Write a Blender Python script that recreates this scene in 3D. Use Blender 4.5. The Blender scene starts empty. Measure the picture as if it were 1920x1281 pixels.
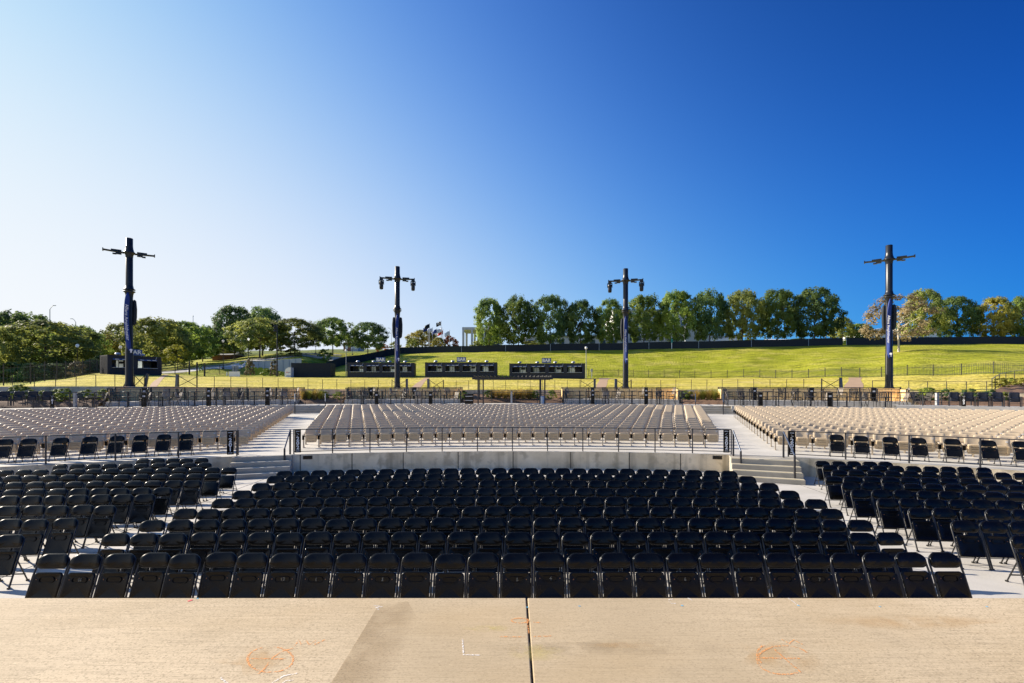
import bpy, math, random
from mathutils import Vector, Matrix
R = math.radians
rnd = random.Random(11)
sc = bpy.context.scene
COL = sc.collection
F, CX, HY, CH = 907.0, 960.0, 724.0, 3.23      # focal length (px of a 1920 frame), principal column, horizon row, eye height

# ------------------------------------------------------------------ camera, sky, sun, exposure
cam = bpy.data.cameras.new('camera')
cam.sensor_width = 36.0; cam.lens = 36.0*F/1920.0
cam.shift_y = (HY-640.5)/1920.0
cam.clip_start = 0.05; cam.clip_end = 6000
co = bpy.data.objects.new('camera', cam); COL.objects.link(co)
co.location = (0, 0, CH); co.rotation_euler = (R(90), 0, 0)
sc.camera = co
SUN_EL, SUN_AZ = 26.0, 291.5                   # azimuth clockwise from +Y: left and slightly beyond
w = bpy.data.worlds.new('World'); sc.world = w; w.use_nodes = True
nt = w.node_tree; bg = nt.nodes['Background']
sky = nt.nodes.new('ShaderNodeTexSky'); sky.sky_type = 'NISHITA'; sky.sun_disc = False
sky.sun_elevation = R(SUN_EL); sky.sun_rotation = R(SUN_AZ)
sky.air_density = 1.0; sky.dust_density = 1.0; sky.ozone_density = 3.0; sky.altitude = 50
def vm(op, a, b_):
    n = nt.nodes.new('ShaderNodeVectorMath'); n.operation = op
    for i, v in enumerate((a, b_)):
        if isinstance(v, tuple): n.inputs[i].default_value = v
        elif v is not None: nt.links.new(v, n.inputs[i])
    return n.outputs[0]
def vpow(a, e):                                  # grade of the sky per channel (deeper blue, softer highlight), as the photograph's processing did
    sp = nt.nodes.new('ShaderNodeSeparateXYZ'); cb = nt.nodes.new('ShaderNodeCombineXYZ'); nt.links.new(a, sp.inputs[0])
    for i in range(3):
        m = nt.nodes.new('ShaderNodeMath'); m.operation = 'POWER'; m.inputs[1].default_value = e[i]
        nt.links.new(sp.outputs[i], m.inputs[0]); nt.links.new(m.outputs[0], cb.inputs[i])
    return cb.outputs[0]
EXPO = 1.27; KX = 2.0**-EXPO
tcw = nt.nodes.new('ShaderNodeTexCoord'); sxyz = nt.nodes.new('ShaderNodeSeparateXYZ'); nt.links.new(tcw.outputs['Generated'], sxyz.inputs[0])
def rep(v):
    c_ = nt.nodes.new('ShaderNodeCombineXYZ')
    for i in range(3): nt.links.new(v, c_.inputs[i])
    return c_.outputs[0]
zc = nt.nodes.new('ShaderNodeClamp'); zc.inputs['Max'].default_value = .62; nt.links.new(sxyz.outputs[2], zc.inputs[0])
lg = vm('ADD', vm('MULTIPLY', rep(sxyz.outputs[0]), (-4.0, -2.47, -2.11)), vm('MULTIPLY', rep(zc.outputs[0]), (-4.95, -3.38, -3.17)))
dx_ = rep(sxyz.outputs[0]); lg = vm('ADD', lg, vm('MULTIPLY', vm('MULTIPLY', dx_, dx_), (-1.06, 0.0, 0.0)))
sp_ = nt.nodes.new('ShaderNodeSeparateXYZ'); nt.links.new(lg, sp_.inputs[0]); cb_ = nt.nodes.new('ShaderNodeCombineXYZ')
for i in range(3):
    m_ = nt.nodes.new('ShaderNodeMath'); m_.operation = 'EXPONENT'; nt.links.new(sp_.outputs[i], m_.inputs[0]); nt.links.new(m_.outputs[0], cb_.inputs[i])
# slope of the sky across the sun's side and up from the horizon, times the Nishita sky; t/(1+t) is the film shoulder
x = vm('MULTIPLY', vm('MULTIPLY', vpow(vm('MULTIPLY', sky.outputs[0], (.1, .1, .1)), (.05, .4, 1.0)), cb_.outputs[0]), (1.64, 4.20, 38.2))
y = vm('MULTIPLY', vm('DIVIDE', x, vm('ADD', x, (1.0, 1.0, 1.0))), (KX, KX, KX))
nt.links.new(vm('MULTIPLY', y, (10.0, 10.0, 10.0)), bg.inputs['Color'])
bg.inputs['Strength'].default_value = 0.1
sl = bpy.data.lights.new('sun', 'SUN'); sl.energy = 4.4; sl.angle = R(0.5); sl.color = (1.0, 0.89, 0.74)
so = bpy.data.objects.new('sun', sl); COL.objects.link(so)
ce = math.cos(R(SUN_EL))
sdir = Vector((math.sin(R(SUN_AZ))*ce, math.cos(R(SUN_AZ))*ce, math.sin(R(SUN_EL))))
so.rotation_euler = sdir.to_track_quat('Z', 'Y').to_euler(); so.location = (-60, 20, 60)
sc.view_settings.view_transform = 'Standard'; sc.view_settings.look = 'None'
sc.view_settings.exposure = EXPO; sc.view_settings.gamma = 1.0
sc.cycles.max_bounces = 6; sc.cycles.transparent_max_bounces = 8
sc.cycles.use_denoising = True

# ------------------------------------------------------------------ helpers
def W(px, py, d): return Vector(((px-CX)/F*d, d, CH-(py-HY)/F*d))
def G(px, py, z): return W(px, py, (CH-z)*F/(py-HY))
ORD = 'first second third fourth fifth sixth seventh eighth ninth tenth eleventh twelfth thirteenth fourteenth fifteenth sixteenth seventeenth eighteenth nineteenth'.split()
TENS = {2: ('twenty', 'twentieth'), 3: ('thirty', 'thirtieth'), 4: ('forty', 'fortieth')}
def nth(i):
    if i < 20: return ORD[i-1]
    t, u = divmod(i, 10)
    return TENS[t][1] if u == 0 else TENS[t][0]+'-'+ORD[u-1]

class MB:
    def __init__(s): s.v = []; s.f = []; s.m = []; s.s = []
    def add(s, vs, fs, mi=0, sm=False, M=None):
        o = len(s.v)
        for p in vs:
            p = Vector(p); s.v.append(tuple(M @ p) if M is not None else tuple(p))
        for f in fs:
            s.f.append([o+i for i in f]); s.m.append(mi); s.s.append(sm)
    def box(s, c, d, mi=0, M=None, rz=0.0):
        hx, hy, hz = d[0]/2, d[1]/2, d[2]/2
        vs = [Vector((x*hx, y*hy, z*hz)) for z in (-1, 1) for y in (-1, 1) for x in (-1, 1)]
        if rz:
            m = Matrix.Rotation(rz, 3, 'Z'); vs = [m @ v for v in vs]
        vs = [v+Vector(c) for v in vs]
        s.add(vs, [(0,2,3,1), (4,5,7,6), (0,1,5,4), (2,6,7,3), (0,4,6,2), (1,3,7,5)], mi, False, M)
    def bar(s, a, b, wd, ht=None, mi=0, M=None, up=(0,0,1)):
        a = Vector(a); b = Vector(b); ht = ht or wd
        d = (b-a).normalized(); u = Vector(up)
        if abs(d.dot(u)) > .99: u = Vector((0,1,0))
        x = d.cross(u).normalized()*wd/2; y = x.cross(d).normalized()*ht/2
        vs = [a-x-y, a+x-y, a+x+y, a-x+y, b-x-y, b+x-y, b+x+y, b-x+y]
        s.add(vs, [(0,3,2,1), (4,5,6,7), (0,1,5,4), (1,2,6,5), (2,3,7,6), (3,0,4,7)], mi, False, M)
    def tube(s, pts, r, n=6, mi=0, M=None, cap=True):
        pts = [Vector(p) for p in pts]; k = len(pts); vs = []; fs = []
        rs = r if isinstance(r, (list, tuple)) else [r]*k
        up = None
        for i, p in enumerate(pts):
            d = (pts[min(i+1, k-1)]-pts[max(i-1, 0)]).normalized()
            if up is None: up = Vector((0,0,1)) if abs(d.z) < .9 else Vector((0,1,0))
            x = d.cross(up).normalized(); y = x.cross(d).normalized(); up = y
            for j in range(n):
                a = 2*math.pi*j/n; vs.append(p+(x*math.cos(a)+y*math.sin(a))*rs[i])
        for i in range(k-1):
            for j in range(n):
                q = (j+1) % n; fs.append((i*n+j, i*n+q, (i+1)*n+q, (i+1)*n+j))
        s.add(vs, fs, mi, True, M)
        if cap: s.add(vs[:n], [tuple(reversed(range(n)))], mi, False, M); s.add(vs[-n:], [tuple(range(n))], mi, False, M)
    def lathe(s, prof, n=12, c=(0,0,0), mi=0, M=None, sm=True):
        c = Vector(c); vs = []; fs = []
        for r, z in prof:
            for j in range(n):
                a = 2*math.pi*j/n; vs.append(c+Vector((r*math.cos(a), r*math.sin(a), z)))
        for i in range(len(prof)-1):
            for j in range(n):
                q = (j+1) % n; fs.append((i*n+j, i*n+q, (i+1)*n+q, (i+1)*n+j))
        s.add(vs, fs, mi, sm, M)
        k = len(prof)-1
        s.add([vs[j] for j in range(n)], [tuple(reversed(range(n)))], mi, False, M)
        s.add([vs[k*n+j] for j in range(n)], [tuple(range(n))], mi, False, M)
    def grid(s, rows, mi=0, sm=True, flip=False):
        n = len(rows[0]); vs = [p for r in rows for p in r]; fs = []
        for i in range(len(rows)-1):
            for j in range(n-1):
                f = (i*n+j, i*n+j+1, (i+1)*n+j+1, (i+1)*n+j)
                fs.append(tuple(reversed(f)) if flip else f)
        s.add(vs, fs, mi, sm)
    def panel(s, wd, ht, rt, rb, t, cv=None, c=(0,0,0), M=None, mi=0, n=5, rings=(.965, .7, .35)):
        # rounded plate in the xz plane, front towards -y
        ol = []
        for (cx_, cz_, r, a0) in ((wd/2-rt, ht/2-rt, rt, 0), (-wd/2+rt, ht/2-rt, rt, 90), (-wd/2+rb, -ht/2+rb, rb, 180), (wd/2-rb, -ht/2+rb, rb, 270)):
            for i in range(n+1):
                a = R(a0+90*i/n); ol.append((cx_+r*math.cos(a), cz_+r*math.sin(a)))
        k = len(ol); cv = cv or (lambda x, z: 0.0); c = Vector(c); vs = []; fs = []
        def ring(sc_, y):
            for x, z in ol: vs.append(c+Vector((x*sc_, cv(x*sc_, z*sc_)+y, z*sc_)))
        ring(1.0, 0)
        for q in rings: ring(q, -t/2)
        vs.append(c+Vector((0, cv(0,0)-t/2, 0))); cf = len(vs)-1
        nb = len(vs)
        for q in rings: ring(q, t/2)
        vs.append(c+Vector((0, cv(0,0)+t/2, 0))); cb = len(vs)-1
        m = len(rings)
        def strip(a, b, fl):
            for j in range(k):
                q = (j+1) % k; f = (a+j, a+q, b+q, b+j); fs.append(tuple(reversed(f)) if fl else f)
        st = [0]+[k*(i+1) for i in range(m)]; sb = [0]+[nb+k*i for i in range(m)]
        for i in range(m): strip(st[i], st[i+1], False); strip(sb[i], sb[i+1], True)
        for j in range(k):
            q = (j+1) % k
            fs.append((st[m]+j, st[m]+q, cf)); fs.append((sb[m]+q, sb[m]+j, cb))
        s.add(vs, fs, mi, True, M)
    def mesh(s, name, mats):
        me = bpy.data.meshes.new(name); me.from_pydata(s.v, [], s.f)
        for m in (mats if isinstance(mats, (list, tuple)) else [mats]): me.materials.append(m)
        me.polygons.foreach_set('material_index', s.m); me.polygons.foreach_set('use_smooth', s.s)
        me.update(); return me
    def build(s, name, mats, parent=None, loc=None, rz=0):
        o = bpy.data.objects.new(name, s.mesh(name, mats)); COL.objects.link(o)
        if parent is not None: o.parent = parent
        if loc is not None: o.location = loc
        if rz: o.rotation_euler = (0, 0, rz)
        return o

def tag(o, label=None, cat=None, group=None, kind=None):
    if label: o['label'] = label
    if cat: o['category'] = cat
    if group: o['group'] = group
    if kind: o['kind'] = kind
    return o
def thing(name, label, cat, loc=(0,0,0), rz=0.0, group=None):
    o = bpy.data.objects.new(name, None); COL.objects.link(o); o.empty_display_size = .2
    o.location = loc; o.rotation_euler = (0, 0, rz)
    return tag(o, label, cat, group)
KIDS = {}
def kids(o):
    if o.name not in KIDS: KIDS[o.name] = list(o.children)
    return KIDS[o.name]
def dup(root, loc, rz=0.0, label=None, scale=None, tilt=0.0):
    def cp(o, par):
        c = o.copy(); COL.objects.link(c); c.parent = par
        for ch in kids(o): cp(ch, c)
        return c
    r = cp(root, None); r.location = loc; r.rotation_euler = (tilt, 0, rz)
    if scale is not None: r.scale = scale
    if label: r['label'] = label
    return r

def nmat(name, col, rough=.6, col2=None, scale=4.0, amt=.5, bump=0.0, bscale=None, metal=0.0, spec=.4, stretch=None, detail=6, objvar=0.0):
    m = bpy.data.materials.new(name); m.use_nodes = True; t = m.node_tree; b = t.nodes['Principled BSDF']
    b.inputs['Roughness'].default_value = rough; b.inputs['Metallic'].default_value = metal
    b.inputs['Specular IOR Level'].default_value = spec
    col = tuple(col)+(1,); b.inputs['Base Color'].default_value = col
    tc = t.nodes.new('ShaderNodeTexCoord'); vec = tc.outputs['Object']
    if stretch:
        mp = t.nodes.new('ShaderNodeMapping'); mp.inputs['Scale'].default_value = stretch
        t.links.new(vec, mp.inputs[0]); vec = mp.outputs[0]
    out = None
    if col2 is not None:
        n = t.nodes.new('ShaderNodeTexNoise'); n.inputs['Scale'].default_value = scale; n.inputs['Detail'].default_value = detail
        t.links.new(vec, n.inputs['Vector'])
        rp = t.nodes.new('ShaderNodeValToRGB'); rp.color_ramp.elements[0].position = .5-amt/2; rp.color_ramp.elements[1].position = .5+amt/2
        rp.color_ramp.elements[0].color = col; rp.color_ramp.elements[1].color = tuple(col2)+(1,)
        t.links.new(n.outputs[0], rp.inputs[0]); out = rp.outputs[0]
        t.links.new(out, b.inputs['Base Color'])
    if objvar:
        oi = t.nodes.new('ShaderNodeObjectInfo'); h = t.nodes.new('ShaderNodeHueSaturation')
        mr = t.nodes.new('ShaderNodeMapRange'); mr.inputs['To Min'].default_value = 1-objvar; mr.inputs['To Max'].default_value = 1+objvar
        t.links.new(oi.outputs['Random'], mr.inputs[0]); t.links.new(mr.outputs[0], h.inputs['Value'])
        if out: t.links.new(out, h.inputs['Color'])
        else: h.inputs['Color'].default_value = col
        t.links.new(h.outputs[0], b.inputs['Base Color'])
    if bump:
        n2 = t.nodes.new('ShaderNodeTexNoise'); n2.inputs['Scale'].default_value = bscale or scale*4; n2.inputs['Detail'].default_value = 5
        t.links.new(vec, n2.inputs['Vector'])
        bp = t.nodes.new('ShaderNodeBump'); bp.inputs['Strength'].default_value = bump; bp.inputs['Distance'].default_value = .05
        t.links.new(n2.outputs[0], bp.inputs['Height']); t.links.new(bp.outputs[0], b.inputs['Normal'])
    return m

def leafmat(name, c1, c2, trans=.35, scale=.35):
    m = bpy.data.materials.new(name); m.use_nodes = True; t = m.node_tree; b = t.nodes['Principled BSDF']
    b.inputs['Roughness'].default_value = .6; b.inputs['Specular IOR Level'].default_value = .25
    tc = t.nodes.new('ShaderNodeTexCoord'); oi = t.nodes.new('ShaderNodeObjectInfo')
    ad = t.nodes.new('ShaderNodeVectorMath'); ad.operation = 'ADD'
    ml = t.nodes.new('ShaderNodeVectorMath'); ml.operation = 'SCALE'; ml.inputs['Scale'].default_value = 50
    cb = t.nodes.new('ShaderNodeCombineXYZ')
    t.links.new(oi.outputs['Random'], cb.inputs[0]); t.links.new(oi.outputs['Random'], cb.inputs[1]); t.links.new(cb.outputs[0], ml.inputs[0])
    t.links.new(tc.outputs['Object'], ad.inputs[0]); t.links.new(ml.outputs[0], ad.inputs[1])
    n = t.nodes.new('ShaderNodeTexNoise'); n.inputs['Scale'].default_value = scale; n.inputs['Detail'].default_value = 4
    t.links.new(ad.outputs[0], n.inputs['Vector'])
    rp = t.nodes.new('ShaderNodeValToRGB'); rp.color_ramp.elements[0].position = .36; rp.color_ramp.elements[1].position = .66
    rp.color_ramp.elements[0].color = tuple(c1)+(1,); rp.color_ramp.elements[1].color = tuple(c2)+(1,)
    t.links.new(n.outputs[0], rp.inputs[0])
    h = t.nodes.new('ShaderNodeHueSaturation'); mr = t.nodes.new('ShaderNodeMapRange')
    mr.inputs['To Min'].default_value = .75; mr.inputs['To Max'].default_value = 1.3
    t.links.new(oi.outputs['Random'], mr.inputs[0]); t.links.new(mr.outputs[0], h.inputs['Value']); t.links.new(rp.outputs[0], h.inputs['Color'])
    t.links.new(h.outputs[0], b.inputs['Base Color'])
    tr = t.nodes.new('ShaderNodeBsdfTranslucent'); t.links.new(h.outputs[0], tr.inputs[0])
    mx = t.nodes.new('ShaderNodeMixShader'); mx.inputs[0].default_value = trans
    t.links.new(b.outputs[0], mx.inputs[1]); t.links.new(tr.outputs[0], mx.inputs[2])
    t.links.new(mx.outputs[0], t.nodes['Material Output'].inputs[0])
    return m

TXT = {}
def text_mesh(st, size, mat, ext=.004):
    k = (st, size, mat.name)
    if k not in TXT:
        cu = bpy.data.curves.new('lettering', 'FONT'); cu.body = st; cu.size = size; cu.extrude = ext
        cu.align_x = 'CENTER'; cu.align_y = 'CENTER'; cu.resolution_u = 3; cu.offset = size*(.03 if len(st) < 4 else .012)
        o = bpy.data.objects.new('lettering', cu); COL.objects.link(o)
        dg = bpy.context.evaluated_depsgraph_get(); dg.update()
        me = bpy.data.meshes.new_from_object(o.evaluated_get(dg)); me.materials.clear(); me.materials.append(mat)
        bpy.data.objects.remove(o); bpy.data.curves.remove(cu); TXT[k] = me
    return TXT[k]
def letters(st, size, mat, parent, loc, rot=(R(90), 0, 0), name='lettering'):
    o = bpy.data.objects.new(name, text_mesh(st, size, mat)); COL.objects.link(o)
    o.parent = parent; o.location = loc; o.rotation_euler = rot
    return o

# ------------------------------------------------------------------ plan of the place: arcs round a point behind the stage
PC = -19.0
def bend(x): return min(1.3, .16*(x-9)) if x > 9 else 0.0
def pol(r, th, z=0.0):
    x = r*math.sin(th); return Vector((x, PC+r*math.cos(th)-bend(x), z))
def ray(px, r):                                  # where the sight line of a column meets the arc of radius r
    u = (px-CX)/F; d = r+PC
    for _ in range(30):
        x = u*d; d = .5*d+.5*(PC+math.sqrt(max(r*r-x*x, 1))-bend(x))
    return Vector((u*d, d, 0))
def th_of(p): return math.atan2(p.x, p.y+bend(p.x)-PC)
R_WALL, R_BACK, R_LAWN = 38.0, 57.6, 66.0
Z_PLAZA = 1.72
def deck_z(r): return .66+max(0, r-39.5)*.027

# ------------------------------------------------------------------ materials
M = {}
M['black'] = nmat('black_plastic', (.004,.0038,.0036), .22, (.007,.0065,.006), 9, .6, spec=.22)
M['black_frame'] = nmat('black_frame', (.012,.012,.013), .34, (.02,.02,.02), 30, .6, spec=.5)
M['rivet'] = nmat('rivet', (.25,.11,.04), .5)
M['navy'] = nmat('navy_plastic', (.006,.009,.02), .45)
M['beige'] = nmat('beige_plastic', (.50,.395,.27), .42, (.54,.43,.30), 3, .6, objvar=.05)
M['beige_seat'] = nmat('beige_seat_plastic', (.52,.40,.25), .45, (.56,.43,.28), 3, .6, objvar=.05)
M['beige_metal'] = nmat('beige_metal', (.42,.35,.26), .45)
M['white'] = nmat('white_paint', (.8,.8,.8), .5)
M['plate'] = nmat('number_plate', (.55,.55,.56), .4)
M['railing'] = nmat('railing_paint', (.022,.022,.026), .42, (.035,.035,.04), 20)
M['rail_steel'] = nmat('grey_blue_steel', (.09,.11,.15), .35, metal=.4)
M['tower'] = nmat('tower_paint', (.008,.010,.015), .36, (.013,.015,.02), 2, .6)
M['tan'] = nmat('tan_boards', (.88,.58,.25), .65, (.95,.69,.34), 2.5, .6)
M['grey'] = nmat('grey_box', (.35,.36,.37), .6)
M['steel'] = nmat('galvanised', (.45,.46,.48), .4, metal=.6)
M['banner'] = nmat('banner_blue', (.008,.032,.18), .6, (.011,.04,.21), 3)
M['sign_blue'] = nmat('sign_blue', (.03,.075,.27), .5)
M['bar'] = nmat('bar_paint', (.014,.017,.028), .5, (.022,.026,.04), 3, .6)
M['dark_in'] = nmat('bar_interior', (.06,.06,.065), .7)
M['screen'] = nmat('screen_fabric', (.010,.014,.020), .8, (.018,.024,.032), 3, .5, bump=.2, bscale=6)
M['mulch'] = nmat('mulch', (.10,.055,.03), .95, (.2,.12,.075), 8, .7, bump=.8, bscale=25)
M['trunk'] = nmat('bark', (.10,.07,.05), .9, (.17,.13,.10), 6, .6, bump=.5)
M['pale_trunk'] = nmat('pale_bark', (.45,.38,.30), .8, (.62,.55,.46), 5, .6)
M['bronze'] = nmat('dark_mesh_steel', (.05,.045,.04), .45, metal=.3)
M['taupe'] = nmat('taupe_mesh', (.26,.22,.18), .6)
M['asphalt'] = nmat('asphalt', (.16,.16,.165), .9, (.22,.22,.22), 3)
M['path'] = nmat('path_concrete', (.42,.40,.37), .85, (.5,.48,.44), 2)
M['brick'] = nmat('brick', (.22,.09,.06), .85, (.28,.13,.09), 4)
M['build'] = nmat('pale_stone', (.55,.53,.5), .7, (.62,.6,.57), .4)
M['build_grey'] = nmat('grey_panel', (.36,.39,.43), .6, (.42,.45,.48), .4)
M['glass'] = nmat('window_glass', (.05,.08,.10), .12, spec=.8)
M['teal'] = nmat('teal_sign', (.03,.25,.22), .5)
M['red'] = nmat('red_cloth', (.6,.05,.03), .7)
M['dirt'] = nmat('worn_soil', (.33,.21,.13), .95, (.42,.29,.18), .8, .7)

def concrete(name, c1, c2, streak=True, sc_=1.0, bump=.15, rough=.8, drip=False):
    m = bpy.data.materials.new(name); m.use_nodes = True; t = m.node_tree; b = t.nodes['Principled BSDF']
    b.inputs['Roughness'].default_value = rough; b.inputs['Specular IOR Level'].default_value = .25
    tc = t.nodes.new('ShaderNodeTexCoord')
    def noise(scale, det, st=None):
        n = t.nodes.new('ShaderNodeTexNoise'); n.inputs['Scale'].default_value = scale; n.inputs['Detail'].default_value = det
        v = tc.outputs['Object']
        if st:
            mp = t.nodes.new('ShaderNodeMapping'); mp.inputs['Scale'].default_value = st; t.links.new(v, mp.inputs[0]); v = mp.outputs[0]
        t.links.new(v, n.inputs['Vector']); return n.outputs[0]
    def mix(a, bb, f, mode='MIX'):
        x = t.nodes.new('ShaderNodeMix'); x.data_type = 'RGBA'; x.blend_type = mode
        for s_, v in ((x.inputs[6], a), (x.inputs[7], bb), (x.inputs[0], f)):
            if isinstance(v, (tuple, list)): s_.default_value = tuple(v)+(1,)
            elif isinstance(v, float): s_.default_value = v
            else: t.links.new(v, s_)
        return x.outputs[2]
    def ramp(v, p0, p1, a=0., c=1.):
        r = t.nodes.new('ShaderNodeMapRange'); r.inputs['From Min'].default_value = p0; r.inputs['From Max'].default_value = p1
        r.inputs['To Min'].default_value = a; r.inputs['To Max'].default_value = c; t.links.new(v, r.inputs[0]); return r.outputs[0]
    col = mix(c1, c2, ramp(noise(.8*sc_, 9), .38, .62))
    col = mix(col, tuple(x*.72 for x in c1), ramp(noise(1.6*sc_, 9), .56, .75, 0, .6))
    col = mix(col, tuple(x*.6 for x in c1), ramp(noise(70*sc_, 3), .6, .75, 0, .5))
    if streak:
        col = mix(col, tuple(x*.62 for x in c1), ramp(noise(1.0, 7, (2.6, 95, 1)), .5, .7, 0, .6))
        col = mix(col, tuple(x*1.12 for x in c2), ramp(noise(1.0, 4, (.8, 24, 1)), .55, .75, 0, .5)); col = mix(col, tuple(x*.55 for x in c1), ramp(noise(60, 5, (1, 1.4, 1)), .52, .66, 0, .75)); col = mix(col, tuple(x*1.25 for x in c2), ramp(noise(75, 4, (1, 1.2, 1)), .58, .7, 0, .6)); col = mix(col, tuple(x*.8 for x in c1), ramp(noise(.35, 6, (1, .7, 1)), .48, .66, 0, .55)); col = mix(col, (c1[0]*.95, c1[1]*.86, c1[2]*.7), ramp(noise(.9, 6, (.5, 1, 1)), .5, .75, 0, .35))
    if drip:
        col = mix(col, tuple(x*.45 for x in c1), ramp(noise(1.0, 6, (2.6, 2.6, .22)), .5, .68, 0, .75)); col = mix(col, tuple(x*.6 for x in c1), ramp(noise(2.6, 8), .52, .66, 0, .7))
    t.links.new(col, b.inputs['Base Color'])
    bp = t.nodes.new('ShaderNodeBump'); bp.inputs['Strength'].default_value = bump; bp.inputs['Distance'].default_value = .02
    t.links.new(noise(1.0, 4, (3, 70, 3)) if streak else noise(30, 6), bp.inputs['Height']); t.links.new(bp.outputs[0], b.inputs['Normal'])
    return m
M['stage'] = concrete('stage_concrete', (.45,.35,.22), (.55,.44,.295))
M['floor'] = concrete('floor_concrete', (.44,.415,.37), (.52,.49,.445), streak=False)
M['deck'] = concrete('deck_concrete', (.455,.43,.38), (.54,.51,.455), streak=False)
M['wallc'] = concrete('cast_concrete', (.64,.53,.36), (.80,.68,.49), streak=False, sc_=1.4, drip=True)
M['step'] = concrete('step_concrete', (.38,.34,.27), (.46,.42,.34), streak=False, sc_=1.4)
M['nosing'] = nmat('yellow_nosing', (.50,.42,.24), .7)
M['joint'] = nmat('joint_filler', (.03,.025,.02), .9)

def grassmat(name, c1, c2, c3, sc_=1.0):
    m = bpy.data.materials.new(name); m.use_nodes = True; t = m.node_tree; b = t.nodes['Principled BSDF']
    b.inputs['Roughness'].default_value = .9; b.inputs['Specular IOR Level'].default_value = .1
    tc = t.nodes.new('ShaderNodeTexCoord')
    def noise(s_, d_, st=None):
        n = t.nodes.new('ShaderNodeTexNoise'); n.inputs['Scale'].default_value = s_; n.inputs['Detail'].default_value = d_
        mp = t.nodes.new('ShaderNodeMapping'); mp.inputs['Scale'].default_value = st or (1,1,1)
        t.links.new(tc.outputs['Object'], mp.inputs[0]); t.links.new(mp.outputs[0], n.inputs['Vector']); return n.outputs[0]
    def mix(a, bb, v, p0, p1, k=1.):
        r = t.nodes.new('ShaderNodeMapRange'); r.inputs['From Min'].default_value = p0; r.inputs['From Max'].default_value = p1; r.inputs['To Max'].default_value = k
        t.links.new(v, r.inputs[0]); x = t.nodes.new('ShaderNodeMix'); x.data_type = 'RGBA'; t.links.new(r.outputs[0], x.inputs[0])
        for s_, q in ((x.inputs[6], a), (x.inputs[7], bb)):
            if isinstance(q, tuple): s_.default_value = q+(1,)
            else: t.links.new(q, s_)
        return x.outputs[2]
    col = mix(c1, c2, noise(.09*sc_, 6), .38, .62)
    col = mix(col, c3, noise(.45*sc_, 9, (.6, .35, 1)), .48, .68, .85)
    col = mix(col, tuple(x*.55 for x in c1), noise(.8, 9, (.45, 1, 1)), .48, .66, .85)
    t.links.new(col, b.inputs['Base Color'])
    bp = t.nodes.new('ShaderNodeBump'); bp.inputs['Strength'].default_value = .9; bp.inputs['Distance'].default_value = .3
    t.links.new(noise(2.6, 10), bp.inputs['Height']); t.links.new(bp.outputs[0], b.inputs['Normal'])
    return m
M['globe'] = leafmat('lamp_globe', (.85,.85,.83), (.9,.9,.88), .5)
M['frost'] = leafmat('frosted_glass', (.42,.46,.48), (.58,.62,.63), .6, 1.2)
M['lawn'] = grassmat('lawn_grass', (.48,.40,.062), (.56,.475,.095), (.60,.49,.16))
M['hill'] = grassmat('hill_grass', (.26,.28,.018), (.34,.34,.03), (.41,.365,.08))
M['far'] = grassmat('far_grass', (.10,.14,.03), (.15,.18,.04), (.2,.2,.07))
#@@NEXT@@
# ------------------------------------------------------------------ ground, stage, floor, terraces
def struct(mb, name, mats, label=None): return tag(mb.build(name, mats), label, None, None, 'structure')
b = MB(); b.grid([[(x, y, -.08) for x in (-2500, 0, 2500)] for y in (-2500, 0, 2500)]); struct(b, 'ground', M['far'])
b = MB(); b.grid([[(x, y, 0.0) for x in (-45, -15, 15, 45)] for y in (-10, 4, 12, 21)], sm=False); fl = struct(b, 'floor_pavement', M['floor'])
b = MB()
for x_ in range(-18, 19, 3): b.box((x_+.4, 11, .002), (.012, 18, .004))
for y_ in (6.2, 9.4, 12.6, 15.8): b.box((0, y_, .0025), (44, .012, .004))
b.build('joint', M['joint'], fl)
SE, SZ = 4.5, 1.26
b = MB(); b.box((-11.94, SE/2-4, SZ/2-.02), (24.14, SE+8, SZ+.04)); b.box((12.075, SE/2-4, SZ/2-.02), (23.86, SE+8, SZ+.04))
b.box((.1375, SE/2-4, SZ/2-.035), (.015, SE+8-.01, SZ+.04), 1)
stage = struct(b, 'stage_pavement', [M['stage'], M['joint']])
md = stage.modifiers.new('edge', 'BEVEL'); md.width = .012; md.segments = 2; md.limit_method = 'ANGLE'
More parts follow.
